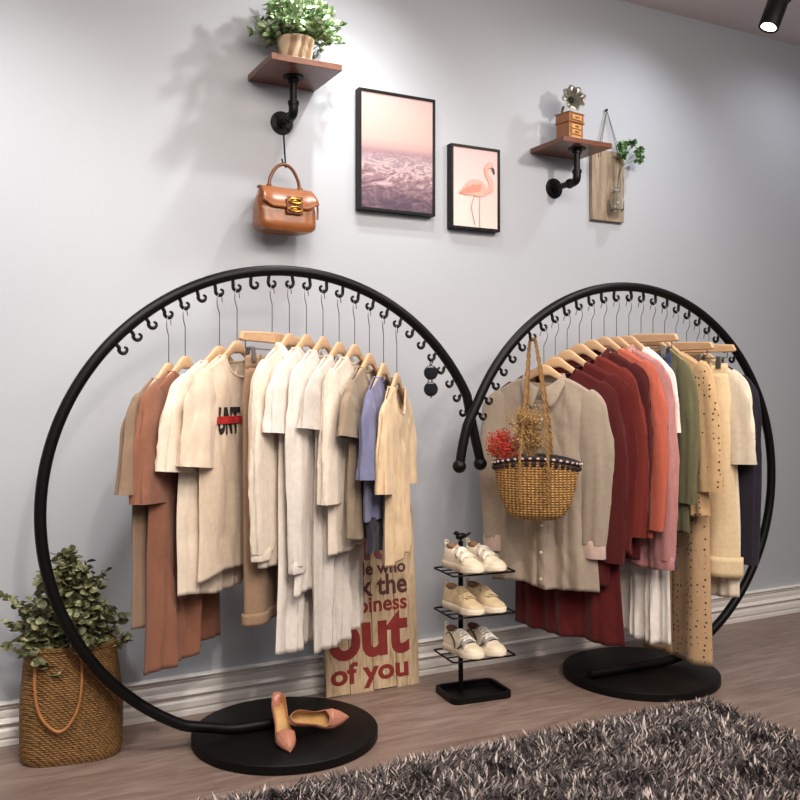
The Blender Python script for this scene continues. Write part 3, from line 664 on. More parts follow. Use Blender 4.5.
# potted plant on the left shelf
t = thing('potted_plant', 'bushy variegated green plant in a beige pot on the left wall shelf', 'plant', (1.134, -0.135, 2.187))
m = NT('beige_glazed_pot'); w = m.n('ShaderNodeTexWave', _Scale=9.0); w.inputs['Distortion'].default_value = 6; m.l(m.coords(), w.inputs['Vector'])
m.l(m.ramp(w.outputs['Fac'], [(0.3, srgb(158, 128, 96)), (0.7, srgb(214, 190, 158))]), m.b.inputs['Base Color']); m.set(Roughness=0.4); POT = m.m
b = MB(); b.lathe([(0.0, 0.0), (0.044, 0.0), (0.052, 0.01), (0.058, 0.05), (0.060, 0.082), (0.064, 0.088), (0.064, 0.096), (0.057, 0.098), (0.053, 0.085), (0.0, 0.082)], n=40, cap=False); b.build('pot', POT, t)
rn = random.Random(5); b = MB(); st = MB()
for j in range(150):
    a = rn.uniform(0, 2 * PI); el = rn.uniform(-0.1, 1.45); ln = rn.uniform(0.08, 0.150)
    d = Vector((math.cos(a) * math.cos(el), math.sin(a) * math.cos(el), math.sin(el)))
    p0 = Vector((rn.uniform(-0.03, 0.03), rn.uniform(-0.03, 0.03), 0.085)); p1 = p0 + Vector((d.x * 0.35, d.y * 0.35, 0.4)) * ln; p2 = p0 + d * ln + Vector((0, 0, 0.015))
    if p2.y > 0.115: continue
    pa = spline([p0, p1, p2], 5); st.tube(pa, 0.0012, 5)
    for q in pa[3:]:
        for z in range(2):
            dd = Vector((rn.uniform(-1, 1), rn.uniform(-1, 1), rn.uniform(-0.5, 1))) + d * 0.7
            leaf(b, q, dd, rn.uniform(0.022, 0.038), rn.uniform(0.007, 0.011), rn)
LEAF1 = leafmat('variegated_leaf', srgb(78, 112, 62), srgb(140, 168, 116), srgb(222, 232, 208))
b.build('foliage', LEAF1, t); st.build('stems', plain('green_stem', srgb(80, 105, 60), 0.6), t)

# gramophone ornament
t = thing('gramophone_ornament', 'small wooden gramophone ornament with scalloped silver horn on the right shelf', 'ornament', (2.322, -0.115, 2.076), R(10))
GW = wood('ornament_wood', srgb(120, 70, 36), srgb(170, 112, 62), (10, 60, 60), 0.4, 0.3); GW2 = plain('carved_light_wood', srgb(196, 146, 92), 0.4)
b = MB().box((0, 0, 0.045), (0.082, 0.07, 0.078)).box((0, 0, 0.003), (0.094, 0.082, 0.006)).box((0, 0, 0.104), (0.086, 0.074, 0.034)).box((0, 0, 0.086), (0.092, 0.080, 0.006)).box((0, 0, 0.122), (0.092, 0.080, 0.005))
b.build('cabinet', GW, t, bevel=0.002)
for z, h in ((0.020, 0.022), (0.046, 0.018), (0.068, 0.018), (0.104, 0.02)):
    db = MB().box((0, -0.0385 if z > 0.1 else -0.0365, z), (0.056, 0.004, h)); d_ = db.build('drawer_front', GW2, t, bevel=0.001)
    kb = MB(); kb.box((0, -0.0415 if z > 0.1 else -0.0395, z), (0.02, 0.004, 0.005)); kb.build('drawer_pull', GOLD, d_)
SILV = plain('antique_silver', srgb(150, 146, 136), 0.3, 0.8, 0.3, 80)
M = Matrix.Rotation(R(-24), 3, 'Z') @ Matrix.Rotation(R(82), 3, 'X')
b = MB(); b.lathe([(0.006, -0.05), (0.009, -0.03), (0.014, -0.012), (0.024, 0.004), (0.042, 0.016), (0.050, 0.015), (0.042, 0.013), (0.022, 0.0), (0.010, -0.015)], (0.004, -0.012, 0.185), 48, M, cap=False, scal=lambda a, z: 1 + (0.10 * math.sin(8 * a) if z > 0.003 else 0.0)); b.build('horn', SILV, t)
b = MB(); b.ball((0.004, -0.005, 0.186), (0.011, 0.011, 0.004), 14, M); b.build('horn_throat', BLACK, t)
b = MB(); b.tube(spline([(0.004, 0.035, 0.168), (0.004, 0.045, 0.15), (0.002, 0.034, 0.132), (0, 0.02, 0.124)]), 0.006, 10); b.build('tone_arm', SILV, t)
b = MB(); b.tube([(0.045, 0, 0.06), (0.06, 0, 0.06), (0.06, 0, 0.045), (0.07, 0, 0.045)], 0.002, 6); b.build('crank', SILV, t)

# hanging board with glass bottle
BW = NT('weathered_board'); v = BW.coords((30, 3, 2)); n_ = BW.noise(v, 3, 6, 0.7, 1.0)
BW.l(BW.ramp(n_, [(0.3, srgb(112, 96, 80)), (0.55, srgb(158, 140, 118)), (0.8, srgb(190, 172, 150))]), BW.b.inputs['Base Color']); BW.bump(n_, 0.3, 0.004); BW.set(Roughness=0.75)
t = thing('hanging_board', 'weathered wooden wall board hung on twine with a glass bottle holder', 'wall board', (2.603, 0, 1.81))
MB().box((0, -0.012, 0.15), (0.176, 0.02, 0.30)).build('board', BW.m, t, bevel=0.002)
b = MB()
for dx in (-0.055, 0.05):
    b.tube([(dx, -0.024, 0.265), (dx, -0.023, 0.30), (0.0, -0.012, 0.476)], 0.0014, 6); b.tube([(dx + 0.014, -0.024, 0.27), (dx + 0.012, -0.023, 0.30), (0.0, -0.012, 0.476)], 0.0012, 6)
b.build('twine', plain('jute_twine', srgb(96, 78, 56), 0.9), t)
b = MB(); b.ball((0, -0.010, 0.477), (0.005, 0.010, 0.005), 10); b.build('nail', BLACK, t)
GL = NT('clear_glass').set(Base_Color=(0.96, 0.98, 0.97, 1), Roughness=0.0, Transmission_Weight=1.0, IOR=1.33).m
t2 = thing('glass_bottle', 'small clear glass bottle fixed in front of the weathered board', 'bottle', (2.618, -0.058, 1.845))
b = MB(); b.lathe([(0.0, 0.0), (0.026, 0.0), (0.031, 0.008), (0.031, 0.05), (0.022, 0.066), (0.013, 0.076), (0.013, 0.105), (0.017, 0.110), (0.0115, 0.110), (0.0115, 0.077), (0.020, 0.064), (0.0285, 0.05), (0.0285, 0.008), (0, 0.004)], n=28, cap=False); b.build('glass', GL, t2)
b = MB(); b.tube([(0.0145 * math.cos(a), 0.0145 * math.sin(a), 0.085) for a in np.linspace(0, 2 * PI, 24)[:-1]], 0.0018, 6, closed=True); b.tube([(0, 0.0145, 0.085), (0, 0.036, 0.087)], 0.0025, 6); b.build('clamp', CHROME, t2)
t3 = thing('green_sprig', 'green artificial sprig with round clusters standing in the glass bottle', 'plant', (2.618, -0.058, 1.853))
rn = random.Random(8); b = MB(); st = MB(); LEAF2 = leafmat('sprig_green', srgb(40, 82, 40), srgb(74, 120, 60), srgb(120, 158, 96))
for c in ((0.025, -0.01, 0.235), (0.07, -0.015, 0.285), (0.115, -0.01, 0.262), (0.105, -0.02, 0.225), (0.03, 0.0, 0.275)):
    c = Vector(c); st.tube(spline([(0, 0, 0.004), (0.004, 0, 0.10), (0.02, -0.005, 0.18), tuple(c)]), 0.0013, 6)
    for j in range(26):
        d = Vector((rn.gauss(0, 1), rn.gauss(0, 1), rn.gauss(0, 1))).normalized(); leaf(b, c + d * 0.004, d, 0.023, 0.008, rn)
b.build('leaf_clusters', LEAF2, t3); st.build('stems', plain('sprig_stem', srgb(70, 78, 46), 0.6), t3)

# ------------------------------------------------------------------ pictures
def picture(x0, x1, z0, z1, d, mat, label):
    cx, cz = (x0 + x1) / 2, (z0 + z1) / 2; w, h = x1 - x0, z1 - z0
    t = thing('framed_picture', label, 'picture', (cx, 0, cz)); fw = 0.010
    b = MB()
    for sx in (-1, 1): b.box((sx * (w / 2 - fw / 2), -d / 2, 0), (fw, d - 0.002, h))
    for sz in (-1, 1): b.box((0, -d / 2, sz * (h / 2 - fw / 2)), (w - 2 * fw, d - 0.002, fw))
    b.build('frame', BLACK, t, bevel=0.001)
    c = MB().box((0, -d / 2 + 0.002, 0), (w - 2 * fw, d - 0.008, h - 2 * fw)); c.build('canvas', mat, t, smooth=False)
    return t
m = NT('seascape_print'); tc = m.n('ShaderNodeTexCoord'); sx = m.n('ShaderNodeSeparateXYZ'); m.l(tc.outputs['Object'], sx.inputs[0])
nz = m.noise(m.coords((1, 1, 2.2)), 9, 8, 0.68, 2.2)
zz = m.n('ShaderNodeMath', operation='MULTIPLY_ADD'); m.l(sx.outputs['Z'], zz.inputs[0]); zz.inputs[1].default_value = -2.2; zz.inputs[2].default_value = 0.0
sea_in = m.n('ShaderNodeMath', operation='SUBTRACT'); m.l(nz, sea_in.inputs[0]); m.l(zz.outputs[0], sea_in.inputs[1]); 
sea = m.ramp(sea_in.outputs[0], [(0.02, srgb(74, 54, 71)), (0.16, srgb(106, 81, 93)), (0.28, srgb(145, 114, 120)), (0.36, srgb(194, 169, 171)), (0.46, srgb(133, 113, 123)), (0.56, srgb(183, 157, 156))])
sky = m.ramp(sx.outputs['Z'], [(0.0, srgb(151, 118, 126)), (0.02, srgb(183, 148, 145)), (0.05, srgb(202, 163, 154)), (0.14, srgb(205, 170, 161)), (0.23, srgb(200, 165, 163))])
hz_ = m.noise(m.coords((6, 1, 1)), 4, 2); hm = m.n('ShaderNodeMath', operation='MULTIPLY_ADD'); m.l(hz_, hm.inputs[0]); hm.inputs[1].default_value = 0.012; m.l(sx.outputs['Z'], hm.inputs[2])
mr = m.n('ShaderNodeMapRange'); m.l(hm.outputs[0], mr.inputs[0]); mr.inputs[1].default_value = -0.03; mr.inputs[2].default_value = 0.02
mx = m.n('ShaderNodeMix', data_type='RGBA'); m.l(mr.outputs[0], mx.inputs[0]); m.l(sea, mx.inputs[6]); m.l(sky, mx.inputs[7]); m.l(mx.outputs[2], m.b.inputs['Base Color']); m.set(Roughness=0.6)
picture(1.421, 1.743, 1.752, 2.198, 0.036, m.m, 'larger framed picture of sea waves under a pink sky')
m = NT('pink_print'); tc = m.n('ShaderNodeTexCoord'); sx = m.n('ShaderNodeSeparateXYZ'); m.l(tc.outputs['Object'], sx.inputs[0])
ad = m.n('ShaderNodeMath', operation='ADD'); m.l(sx.outputs['Z'], ad.inputs[0]); ad.inputs[1].default_value = 0.5
m.l(m.ramp(ad.outputs[0], [(0.36, srgb(232, 208, 198)), (0.66, srgb(222, 184, 182))]), m.b.inputs['Base Color']); m.set(Roughness=0.6)
pf = picture(1.814, 2.040, 1.716, 2.043, 0.036, m.m, 'smaller framed picture of a pink flamingo')
FL = plain('flamingo_pink', srgb(236, 166, 150), 0.6, 0, 0.14, 60); FD = plain('flamingo_coral', srgb(226, 134, 116), 0.6, 0, 0.2, 90); FK = plain('flamingo_dark', srgb(70, 48, 52), 0.6); FLG = plain('flamingo_leg', srgb(176, 140, 142), 0.6)
def flat(b, pts, y=-0.0335):
    n = len(pts); b.add([(x, y, z) for x, z in pts] + [(x, y + 0.0012, z) for x, z in pts], [tuple(range(n))] + [(i, (i + 1) % n, n + (i + 1) % n, n + i) for i in range(n)])
b = MB()
body = [(-0.078, -0.022), (-0.05, 0.008), (-0.03, 0.028), (0.0, 0.034), (0.03, 0.028), (0.052, 0.004), (0.05, -0.02), (0.02, -0.032), (-0.015, -0.028), (-0.045, -0.030)]
flat(b, [tuple(q)[:2] for q in spline([(x, z, 0) for x, z in body + body[:1]], 4)[:-1]])
nk = spline([(0.035, 0, -0.006), (0.066, 0, 0.0), (0.070, 0, 0.03), (0.052, 0, 0.06), (0.048, 0, 0.085), (0.064, 0, 0.098)], 6)
L_, Rr = [], []
for i, q in enumerate(nk):
    a = nk[max(0, i - 1)]; c = nk[min(len(nk) - 1, i + 1)]; tg = (c - a).normalized(); nn = Vector((-tg.z, 0, tg.x)); wd = 0.013 - 0.006 * i / len(nk)
    L_.append((q.x + nn.x * wd, q.z + nn.z * wd)); Rr.append((q.x - nn.x * wd, q.z - nn.z * wd))
for i in range(len(nk) - 1): flat(b, [L_[i], L_[i + 1], Rr[i + 1], Rr[i]], -0.0337)
flat(b, [(0.066 + 0.015 * math.cos(a), 0.097 + 0.012 * math.sin(a)) for a in np.linspace(0, 2 * PI, 16)[:-1]], -0.0338); b.build('flamingo', FL, pf, smooth=False)
b = MB(); flat(b, [(-0.08, -0.028), (-0.05, -0.004), (-0.01, 0.012), (0.025, 0.016), (0.02, -0.012), (-0.02, -0.02), (-0.045, -0.024)], -0.0341)
b.build('flamingo_wing', FD, pf, smooth=False)
b = MB(); flat(b, [(0.074, 0.092), (0.086, 0.082), (0.088, 0.066), (0.083, 0.060), (0.078, 0.074), (0.073, 0.082)], -0.0342); b.build('flamingo_beak', FK, pf, smooth=False)
b = MB()
for x, pts in ((0, [(-0.006, -0.028), (-0.022, -0.075), (-0.016, -0.100), (-0.004, -0.145)]), (1, [(0.018, -0.03), (0.016, -0.09), (0.018, -0.152)])):
    for (ax, az), (bx_, bz) in zip(pts, pts[1:]): flat(b, [(ax - 0.0011, az), (ax + 0.0011, az), (bx_ + 0.0011, bz), (bx_ - 0.0011, bz)], -0.0342)
b.build('flamingo_legs', FLG, pf, smooth=False)

# ------------------------------------------------------------------ handbag and its hook
t = thing('hook', 'long black wire hook between the pipe flange and the handbag', 'hook', (1.128, -0.016, 2.03))
b = MB(); b.tube(spline([(0.012, -0.010, 0.008), (0.004, -0.018, 0.014), (-0.002, -0.016, 0.0), (0.0, -0.02, -0.05), (-0.004, -0.048, -0.155), (-0.010, -0.066, -0.168), (-0.022, -0.072, -0.158), (-0.026, -0.072, -0.144)], 6), 0.003, 8); b.build('hook', BLACK, t).name = 'wire'
LE = plain('caramel_leather', srgb(144, 84, 42), 0.3, 0, 0.12, 40, 0.08, 0.25); LE2 = plain('dark_tan_leather', srgb(118, 62, 26), 0.35, 0, 0.1, 40, 0.05, 0.2)
t = thing('handbag', 'caramel brown leather handbag hanging under the left wall shelf', 'handbag', (1.112, -0.085, 1.632), R(4))
b = MB()
def bagfn(u, v):
    a = 2 * PI * u; c, s_ = math.cos(a), math.sin(a); k = 0.35
    hw = interp([(0, 0.095), (0.08, 0.108), (0.5, 0.108), (1, 0.092)], v); hd = interp([(0, 0.046), (0.1, 0.054), (0.5, 0.050), (0.85, 0.034), (1, 0.012)], v)
    return (hw * math.copysign(abs(c) ** k, c), hd * math.copysign(abs(s_) ** 0.55, s_), 0.148 * v + 0.006 * (1 - v) * abs(c))
b.grid(bagfn, 48, 14, True); b.f += [tuple(range(47, -1, -1)), tuple(range(14 * 48, 15 * 48))]; b.build('body', LE, t)
b = MB()
def flap(u, v):
    x = (-1 + 2 * u) * 0.094; e = abs(-1 + 2 * u)
    dep = 0.075 - 0.02 * sm(0.6, 1.0, e)
    if v < 0.35: q = v / 0.35; return (x, 0.02 - 0.035 * q, 0.150 + 0.004 * math.sin(PI * q))
    q = (v - 0.35) / 0.65; z = 0.150 - dep * q; return (x * (1 + 0.12 * q), -0.015 - 0.042 * math.sin(q * PI / 2) ** 0.8, z)
b.grid(flap, 24, 16); b.build('flap', LE, t, solid=0.004)
b = MB().box((0.012, -0.059, 0.086), (0.062, 0.006, 0.062)); b.build('strap_plate', LE2, t, bevel=0.003)
for z in (0.100, 0.072):
    b = MB(); b.tube([(0.012 + 0.024 * math.cos(a), -0.065, z + 0.008 * math.sin(a)) for a in np.linspace(0, 2 * PI, 28)[:-1]], 0.003, 8, closed=True); b.ball((0.012, -0.064, z), (0.012, 0.003, 0.005), 12); b.build('buckle', GOLD, t)
b = MB(); b.tube(spline([(-0.058, 0.0, 0.148), (-0.052, 0, 0.185), (-0.03, 0, 0.222), (0.0, 0, 0.236), (0.03, 0, 0.222), (0.052, 0, 0.185), (0.058, 0, 0.148)], 8), 0.006, 10); b.build('handle', LE2, t)
for s in (-1, 1):
    b = MB(); b.tube([(s * 0.058 + 0.011 * math.cos(a), -0.002, 0.152 + 0.011 * math.sin(a)) for a in np.linspace(0, 2 * PI, 20)[:-1]], 0.002, 6, closed=True); b.build('handle_ring', GOLD, t)
    b = MB(); b.tube(spline([(s * 0.100, -0.02, 0.125), (s * 0.112, -0.03, 0.10), (s * 0.110, -0.035, 0.05)]), [0.004] * 17, 8, flat=0.5); b.build('side_strap', LE2, t)

# ------------------------------------------------------------------ straw basket bag with dried flowers
STRAW = woven('straw_weave', srgb(122, 80, 36), srgb(214, 166, 98), 150, 230, 'X', 0.7); ROPE = woven('straw_rope', srgb(136, 92, 44), srgb(214, 170, 108), 600, 600)
DK = plain('dark_crochet_trim', srgb(38, 26, 32), 0.85, 0, 0.3, 160, 0.3); PK = plain('pale_trim_stitch', srgb(196, 170, 160), 0.85)
hb = hookpos(2, 6); by = R(-42); bz = 0.650
t = thing('basket_bag', 'straw basket bag with dark crochet rim hanging in front of the beige shirt', 'bag', (hb.x - 0.055, hb.y - 0.095, bz), by)
def basket_r(v): return interp([(0, 0.45), (0.08, 0.68), (0.3, 0.84), (0.6, 0.95), (1, 1.04)], v)
b = MB(); RX, RY, BH = 0.138, 0.066, 0.198
def bfn(u, v):
    a = 2 * PI * u; r_ = basket_r(v) * (1 + 0.012 * math.sin(40 * a) * math.sin(v * 90)); top = 0.018 * math.cos(2 * a) * v
    return (RX * r_ * math.cos(a), RY * (0.55 + 0.45 * v) * r_ / (0.6 + 0.4 * v) * math.sin(a), BH * v + 0.004 * math.sin(v * 80) * 0 - top * 0.6)
b.grid(bfn, 96, 40, True); b.f += [tuple(range(95, -1, -1))]; b.build('basket', STRAW, t, solid=0.006)
b = MB(); ring_ = [Vector(bfn(k / 72, 0.985)) for k in range(72)]; b.tube([q + Vector((q.x, q.y, 0)).normalized() * 0.002 + Vector((0, 0, 0.004)) for q in ring_], 0.0085, 8, closed=True)
for k in range(36):
    q = Vector(bfn(k / 36, 0.92)); b.ball(q + Vector((q.x, q.y * 2, 0)).normalized() * 0.004, (0.0085, 0.006, 0.009), 8)
b.build('rim_trim', DK, t)
b = MB()
for k in range(36):
    q = Vector(bfn((k + 0.5) / 36, 0.975)); b.ball(q + Vector((q.x, q.y * 2, 0)).normalized() * 0.008 + Vector((0, 0, 0.006)), (0.007, 0.005, 0.0045), 8)
b.build('rim_stitches', PK, t)
hl = t.matrix_basis.inverted() if False else None
Mi = Matrix.Translation((hb.x - 0.055, hb.y - 0.095, bz)) @ Matrix.Rotation(by, 4, 'Z')
apex = Mi.inverted() @ Vector((hb.x, hb.y, hb.z + 0.003))
for s in (-1, 1):
    y0 = s * RY * 1.12; b = MB(); xl, xr = -0.048, 0.046
    leg1 = spline([(xl, y0, 0.06), (xl, y0 * 1.03, 0.20), (xl * 0.75 + apex.x * 0.15, y0 * 0.7 + apex.y * 0.3, 0.20 + (apex.z - 0.20) * 0.4), (apex.x - 0.013, apex.y + s * 0.006, apex.z - 0.03), (apex.x, apex.y + s * 0.007, apex.z), (apex.x + 0.013, apex.y + s * 0.006, apex.z - 0.03),
                   (xr * 0.75 + apex.x * 0.15, y0 * 0.7 + apex.y * 0.3, 0.20 + (apex.z - 0.20) * 0.4), (xr, y0 * 1.03, 0.20), (xr, y0, 0.06)], 26)
    for ph in (0, PI):     # two twisted strands
        q = []
        for j, p_ in enumerate(leg1):
            w_ = 0.0032; q.append(p_ + Vector((math.cos(j * 0.9 + ph) * w_, math.sin(j * 0.9 + ph) * w_ * 0.8, 0)))
        b.tube(q, 0.0035, 6)
    b.build('handle', ROPE, t)
DR = plain('dried_red', srgb(186, 42, 40), 0.8, 0, 0.3, 120); DB = plain('dried_grass', srgb(168, 134, 84), 0.85, 0, 0.25, 120)
def bunch(name, label, cat, off, dirs, mat, dens, rad, up, seed, bs):
    t = thing(name, label, cat, Mi @ Vector(off), by); rn = random.Random(seed); h = MB(); s_ = MB()
    for j in range(dens):
        d = Vector((rn.gauss(dirs[0], rad), rn.gauss(dirs[1], rad * 0.6), up * rn.uniform(0.55, 1.0))); p2 = d
        pa = spline([(0, 0, 0), (d.x * 0.35, d.y * 0.35, d.z * 0.6), p2], 4); s_.tube(pa, 0.0008, 4)
        for q in range(bs):
            e = p2 + Vector((rn.gauss(0, 0.010), rn.gauss(0, 0.010), rn.gauss(0, 0.013))); s_.tube([pa[-3], e], 0.0005, 3); h.ball(e, rn.uniform(0.0018, 0.0036), 6)
    h.build('seed_heads', mat, t); s_.build('stems', DB, t); return t
bunch('dried_flowers', 'bunch of red dried flowers in the straw basket bag', 'flowers', (-0.095, -0.012, 0.13), (-0.022, -0.008), DR, 46, 0.018, 0.155, 3, 22)
bunch('dried_grass', 'bunch of beige dried grass in the straw basket bag', 'dried grass', (-0.015, -0.012, 0.12), (-0.012, -0.01), DB, 60, 0.030, 0.24, 4, 12)

# ------------------------------------------------------------------ wooden sign
PLK = NT('whitewashed_planks'); v = PLK.coords((26, 2, 3.0)); n_ = PLK.noise(v, 3, 7, 0.7, 0.8)
PLK.l(PLK.ramp(n_, [(0.28, srgb(126, 100, 76)), (0.5, srgb(192, 166, 134)), (0.75, srgb(218, 198, 168))]), PLK.b.inputs['Base Color']); PLK.bump(n_, 0.3, 0.004); PLK.set(Roughness=0.8)
SX0, SX1, SH = 1.268, 1.640, 0.648
lean = math.atan2(0.058, SH)
t = thing('wooden_sign', 'whitewashed plank sign with red lettering leaning against the wall', 'sign', ((SX0 + SX1) / 2, -0.092, 0), rot=(-lean, 0, R(-1.5)))
w4 = (SX1 - SX0) / 4
b = MB()
for j in range(4): b.box((SX0 + (j + 0.5) * w4 - (SX0 + SX1) / 2, 0.008, SH / 2 + (0.001, -0.0, 0.002, 0.0)[j]), (w4 - 0.0025, 0.016, SH - (0.002, 0.0, 0.004, 0.0)[j]))
b.build('planks', PLK.m, t, smooth=False, bevel=0.0015)
b = MB().box((0, 0.0155, 0.12), (0.33, 0.006, 0.05)).box((0, 0.0155, 0.52), (0.33, 0.006, 0.05)); b.build('back_battens', PLK.m, t)
SRED = plain('sign_red_paint', srgb(128, 36, 32), 0.75, 0, 0.15, 30); SBR = plain('sign_brown_paint', srgb(84, 42, 42), 0.75, 0, 0.2, 30); SMV = plain('sign_mauve_paint', srgb(130, 66, 78), 0.75, 0, 0.15, 30); SOR = plain('sign_coral_paint', srgb(206, 108, 84), 0.75, 0, 0.1, 30)
rows = [('of you', 0.014, 0.112, SRED, 0.05, 0.88, 0.03), ('out', 0.120, 0.280, SRED, 0.04, 0.90, 0.035), ('happiness', 0.262, 0.338, SRED, 0.06, 0.89, 0.022), ('suck the', 0.338, 0.414, SBR, 0.06, 0.90, 0.025), ('people who', 0.400, 0.462, SBR, 0.06, 0.89, 0.022),
        ('with', 0.468, 0.572, SMV, 0.08, 0.89, 0.03), ('spend time', 0.582, 0.632, SOR, 0.1, 0.88, 0.015)]
for txt, z0, z1, mt, u0, u1, bd in rows:
    uv, fs = text_mesh(txt, bd); b = MB(); wd = SX1 - SX0
    b.add([(-wd / 2 + wd * (u0 + (u1 - u0) * u), -0.0008, z0 + (z1 - z0) * w_) for u, w_ in uv], fs); b.build('lettering', mt, t, smooth=False, solid=0.001)

# ------------------------------------------------------------------ basket with eucalyptus
RAT = woven('seagrass_weave', srgb(70, 44, 18), srgb(160, 116, 60), 260, 300, mott=0.9)
t = thing('woven_basket', 'tall woven seagrass basket with a leather loop handle on the floor', 'basket', (0.402, -0.172, 0), R(-8))
def bk(u, v, off=0.0):
    a = 2 * PI * u; c, s_ = math.cos(a), math.sin(a); k = 0.62
    rx_ = interp([(0, 0.134), (0.06, 0.142), (0.5, 0.142), (0.85, 0.130), (1, 0.122)], v) + off; ry_ = interp([(0, 0.085), (0.06, 0.092), (0.6, 0.096), (1, 0.092)], v) + off
    wob = 1 + 0.012 * math.sin(3 * a + 4 * v) + 0.006 * math.sin(30 * a) * math.sin(70 * v)
    return (rx_ * wob * math.copysign(abs(c) ** k, c), ry_ * wob * math.copysign(abs(s_) ** k, s_), 0.335 * v)
b = MB(); b.grid(bk, 96, 50, True); b.f += [tuple(range(95, -1, -1))]; b.build('body', RAT, t, solid=0.008)
b = MB(); b.tube([Vector(bk(k / 64, 1.0)) for k in range(64)], 0.008, 8, closed=True); b.build('rim', RAT, t)
LTH = plain('tan_leather_loop', srgb(176, 116, 66), 0.5)
hp_ = spline([(-0.096, -0.098, 0.318), (-0.099, -0.106, 0.24), (-0.085, -0.108, 0.16), (-0.045, -0.111, 0.112), (-0.012, -0.111, 0.118), (0.018, -0.109, 0.17), (0.028, -0.108, 0.24), (0.029, -0.098, 0.318)], 8)
b = MB(); b.tube(hp_, 0.0042, 8); b.build('handle', LTH, t)
b = MB()
for x in (-0.094, 0.029): b.ball((x, -0.1, 0.312), (0.008, 0.005, 0.010), 10)
b.build('handle_knots', LTH, t)
t = thing('eucalyptus_bunch', 'bunch of grey-green eucalyptus branches filling the seagrass basket', 'plant', (0.402, -0.172, 0.20), 0)
rn = random.Random(12); b = MB(); st = MB(); LEAF3 = leafmat('eucalyptus_leaf', srgb(70, 74, 50), srgb(118, 120, 84), srgb(172, 170, 128), 0.55)
for j in range(100):
    a = rn.uniform(0, 2 * PI); sp = abs(rn.gauss(0, 0.6)); sp = min(sp, 1.0)
    dx, dy = math.cos(a) * sp * 0.215, math.sin(a) * sp * 0.13
    hh = (0.36 - 0.20 * sp ** 2) * rn.uniform(0.55, 1.06) + 0.03
    if dx > 0.12: dx = 0.12 + (dx - 0.12) * 0.6
    p2 = Vector((dx, min(dy, 0.13), hh)); p0 = Vector((dx * 0.35, dy * 0.4, 0.0)); p1 = Vector((dx * 0.5, dy * 0.55, hh * 0.6))
    pa = spline([p0, p1, p2 * 1.0], 8); st.tube(pa, 0.0016, 5)
    for i_, q in enumerate(pa[6:]):
        for s in (0, 1):
            an = i_ * 1.7 + s * PI + j; d = Vector((math.cos(an), math.sin(an), rn.uniform(-0.2, 0.6)))
            ln = rn.uniform(0.028, 0.050) * (1 - 0.45 * i_ / len(pa[6:]))
            if q.y + d.y * ln > 0.15: continue
            leaf(b, q, d, ln, ln * 0.42, rn, True)
pa = spline([(-0.05, 0, 0.1), (-0.14, -0.01, 0.26), (-0.225, -0.02, 0.305)], 8); st.tube(pa, 0.0013, 5)
for i_, q in enumerate(pa[5:]):
    for s in (-1, 1): leaf(b, q, (-0.5, s * 0.6, rn.uniform(0, 0.8)), 0.024, 0.010, rn, True)
b.build('leaves', LEAF3, t); st.build('stems', plain('eucalyptus_stem', srgb(96, 74, 52), 0.7), t)

# ------------------------------------------------------------------ shoe stand
SSX, SSY = 1.752, -0.288
t = thing('shoe_stand', 'black three-tier wire shoe stand with a bird on top', 'shoe rack', (SSX, SSY, 0), R(-6))
def rrect(hx, hy, r, z, cx=0, cy=0, n=6):
    out = []
    for sx_, sy_, a0 in ((1, 1, 0), (-1, 1, 90), (-1, -1, 180), (1, -1, 270)):
        for k in range(n + 1):
            a = R(a0 + 90 * k / n); out.append((cx + sx_ * (hx - r) + r * math.cos(a), cy + sy_ * (hy - r) + r * math.sin(a), z))
    return out
b = MB(); o_ = rrect(0.118, 0.088, 0.03, 0); i_ = rrect(0.106, 0.076, 0.022, 0); n = len(o_)
vs = [(x, y, 0.0) for x, y, z in o_] + [(x, y, 0.022) for x, y, z in o_] + [(x, y, 0.022) for x, y, z in i_] + [(x, y, 0.004) for x, y, z in i_]
fs = [(k + r_ * n, (k + 1) % n + r_ * n, (k + 1) % n + (r_ + 1) * n, k + (r_ + 1) * n) for r_ in range(3) for k in range(n)] + [tuple(range(n - 1, -1, -1)), tuple(range(3 * n, 4 * n))]
b.add(vs, fs); b.build('base_tray', BLACK, t, smooth=False, bevel=0.001)
PX, PY = -0.032, 0.035
b = MB(); b.tube([(PX, PY, 0.004), (PX, PY, 0.545)], 0.009, 14); b.build('pole', BLACK, t)
SZ = (0.152, 0.303, 0.448)
for z in SZ:
    b = MB(); b.tube(rrect(0.122, 0.085, 0.012, z, 0.0, -0.01), 0.0034, 8, closed=True)
    for y in (0.015, -0.035): b.tube([(-0.122, y, z), (0.122, y, z)], 0.0028, 8)
    b.tube([(PX, PY, z), (PX, -0.095, z)], 0.003, 8); b.tube([(PX, PY, z), (PX, 0.075, z)], 0.003, 8); b.build('wire_shelf', BLACK, t)
b = MB(); b.ball((PX, PY, 0.562), (0.020, 0.011, 0.012), 16, Matrix.Rotation(R(-15), 3, 'Y')); b.ball((PX - 0.017, PY, 0.574), 0.009, 12); b.tube([(PX - 0.024, PY, 0.574), (PX - 0.033, PY, 0.573)], [0.004, 0.0005], 6)
b.tube([(PX + 0.014, PY, 0.560), (PX + 0.034, PY, 0.570), (PX + 0.040, PY, 0.573)], [0.006, 0.005, 0.003], 8); b.tube([(PX, PY, 0.54), (PX, PY, 0.556)], 0.004, 8); b.build('bird_finial', BLACK, t)

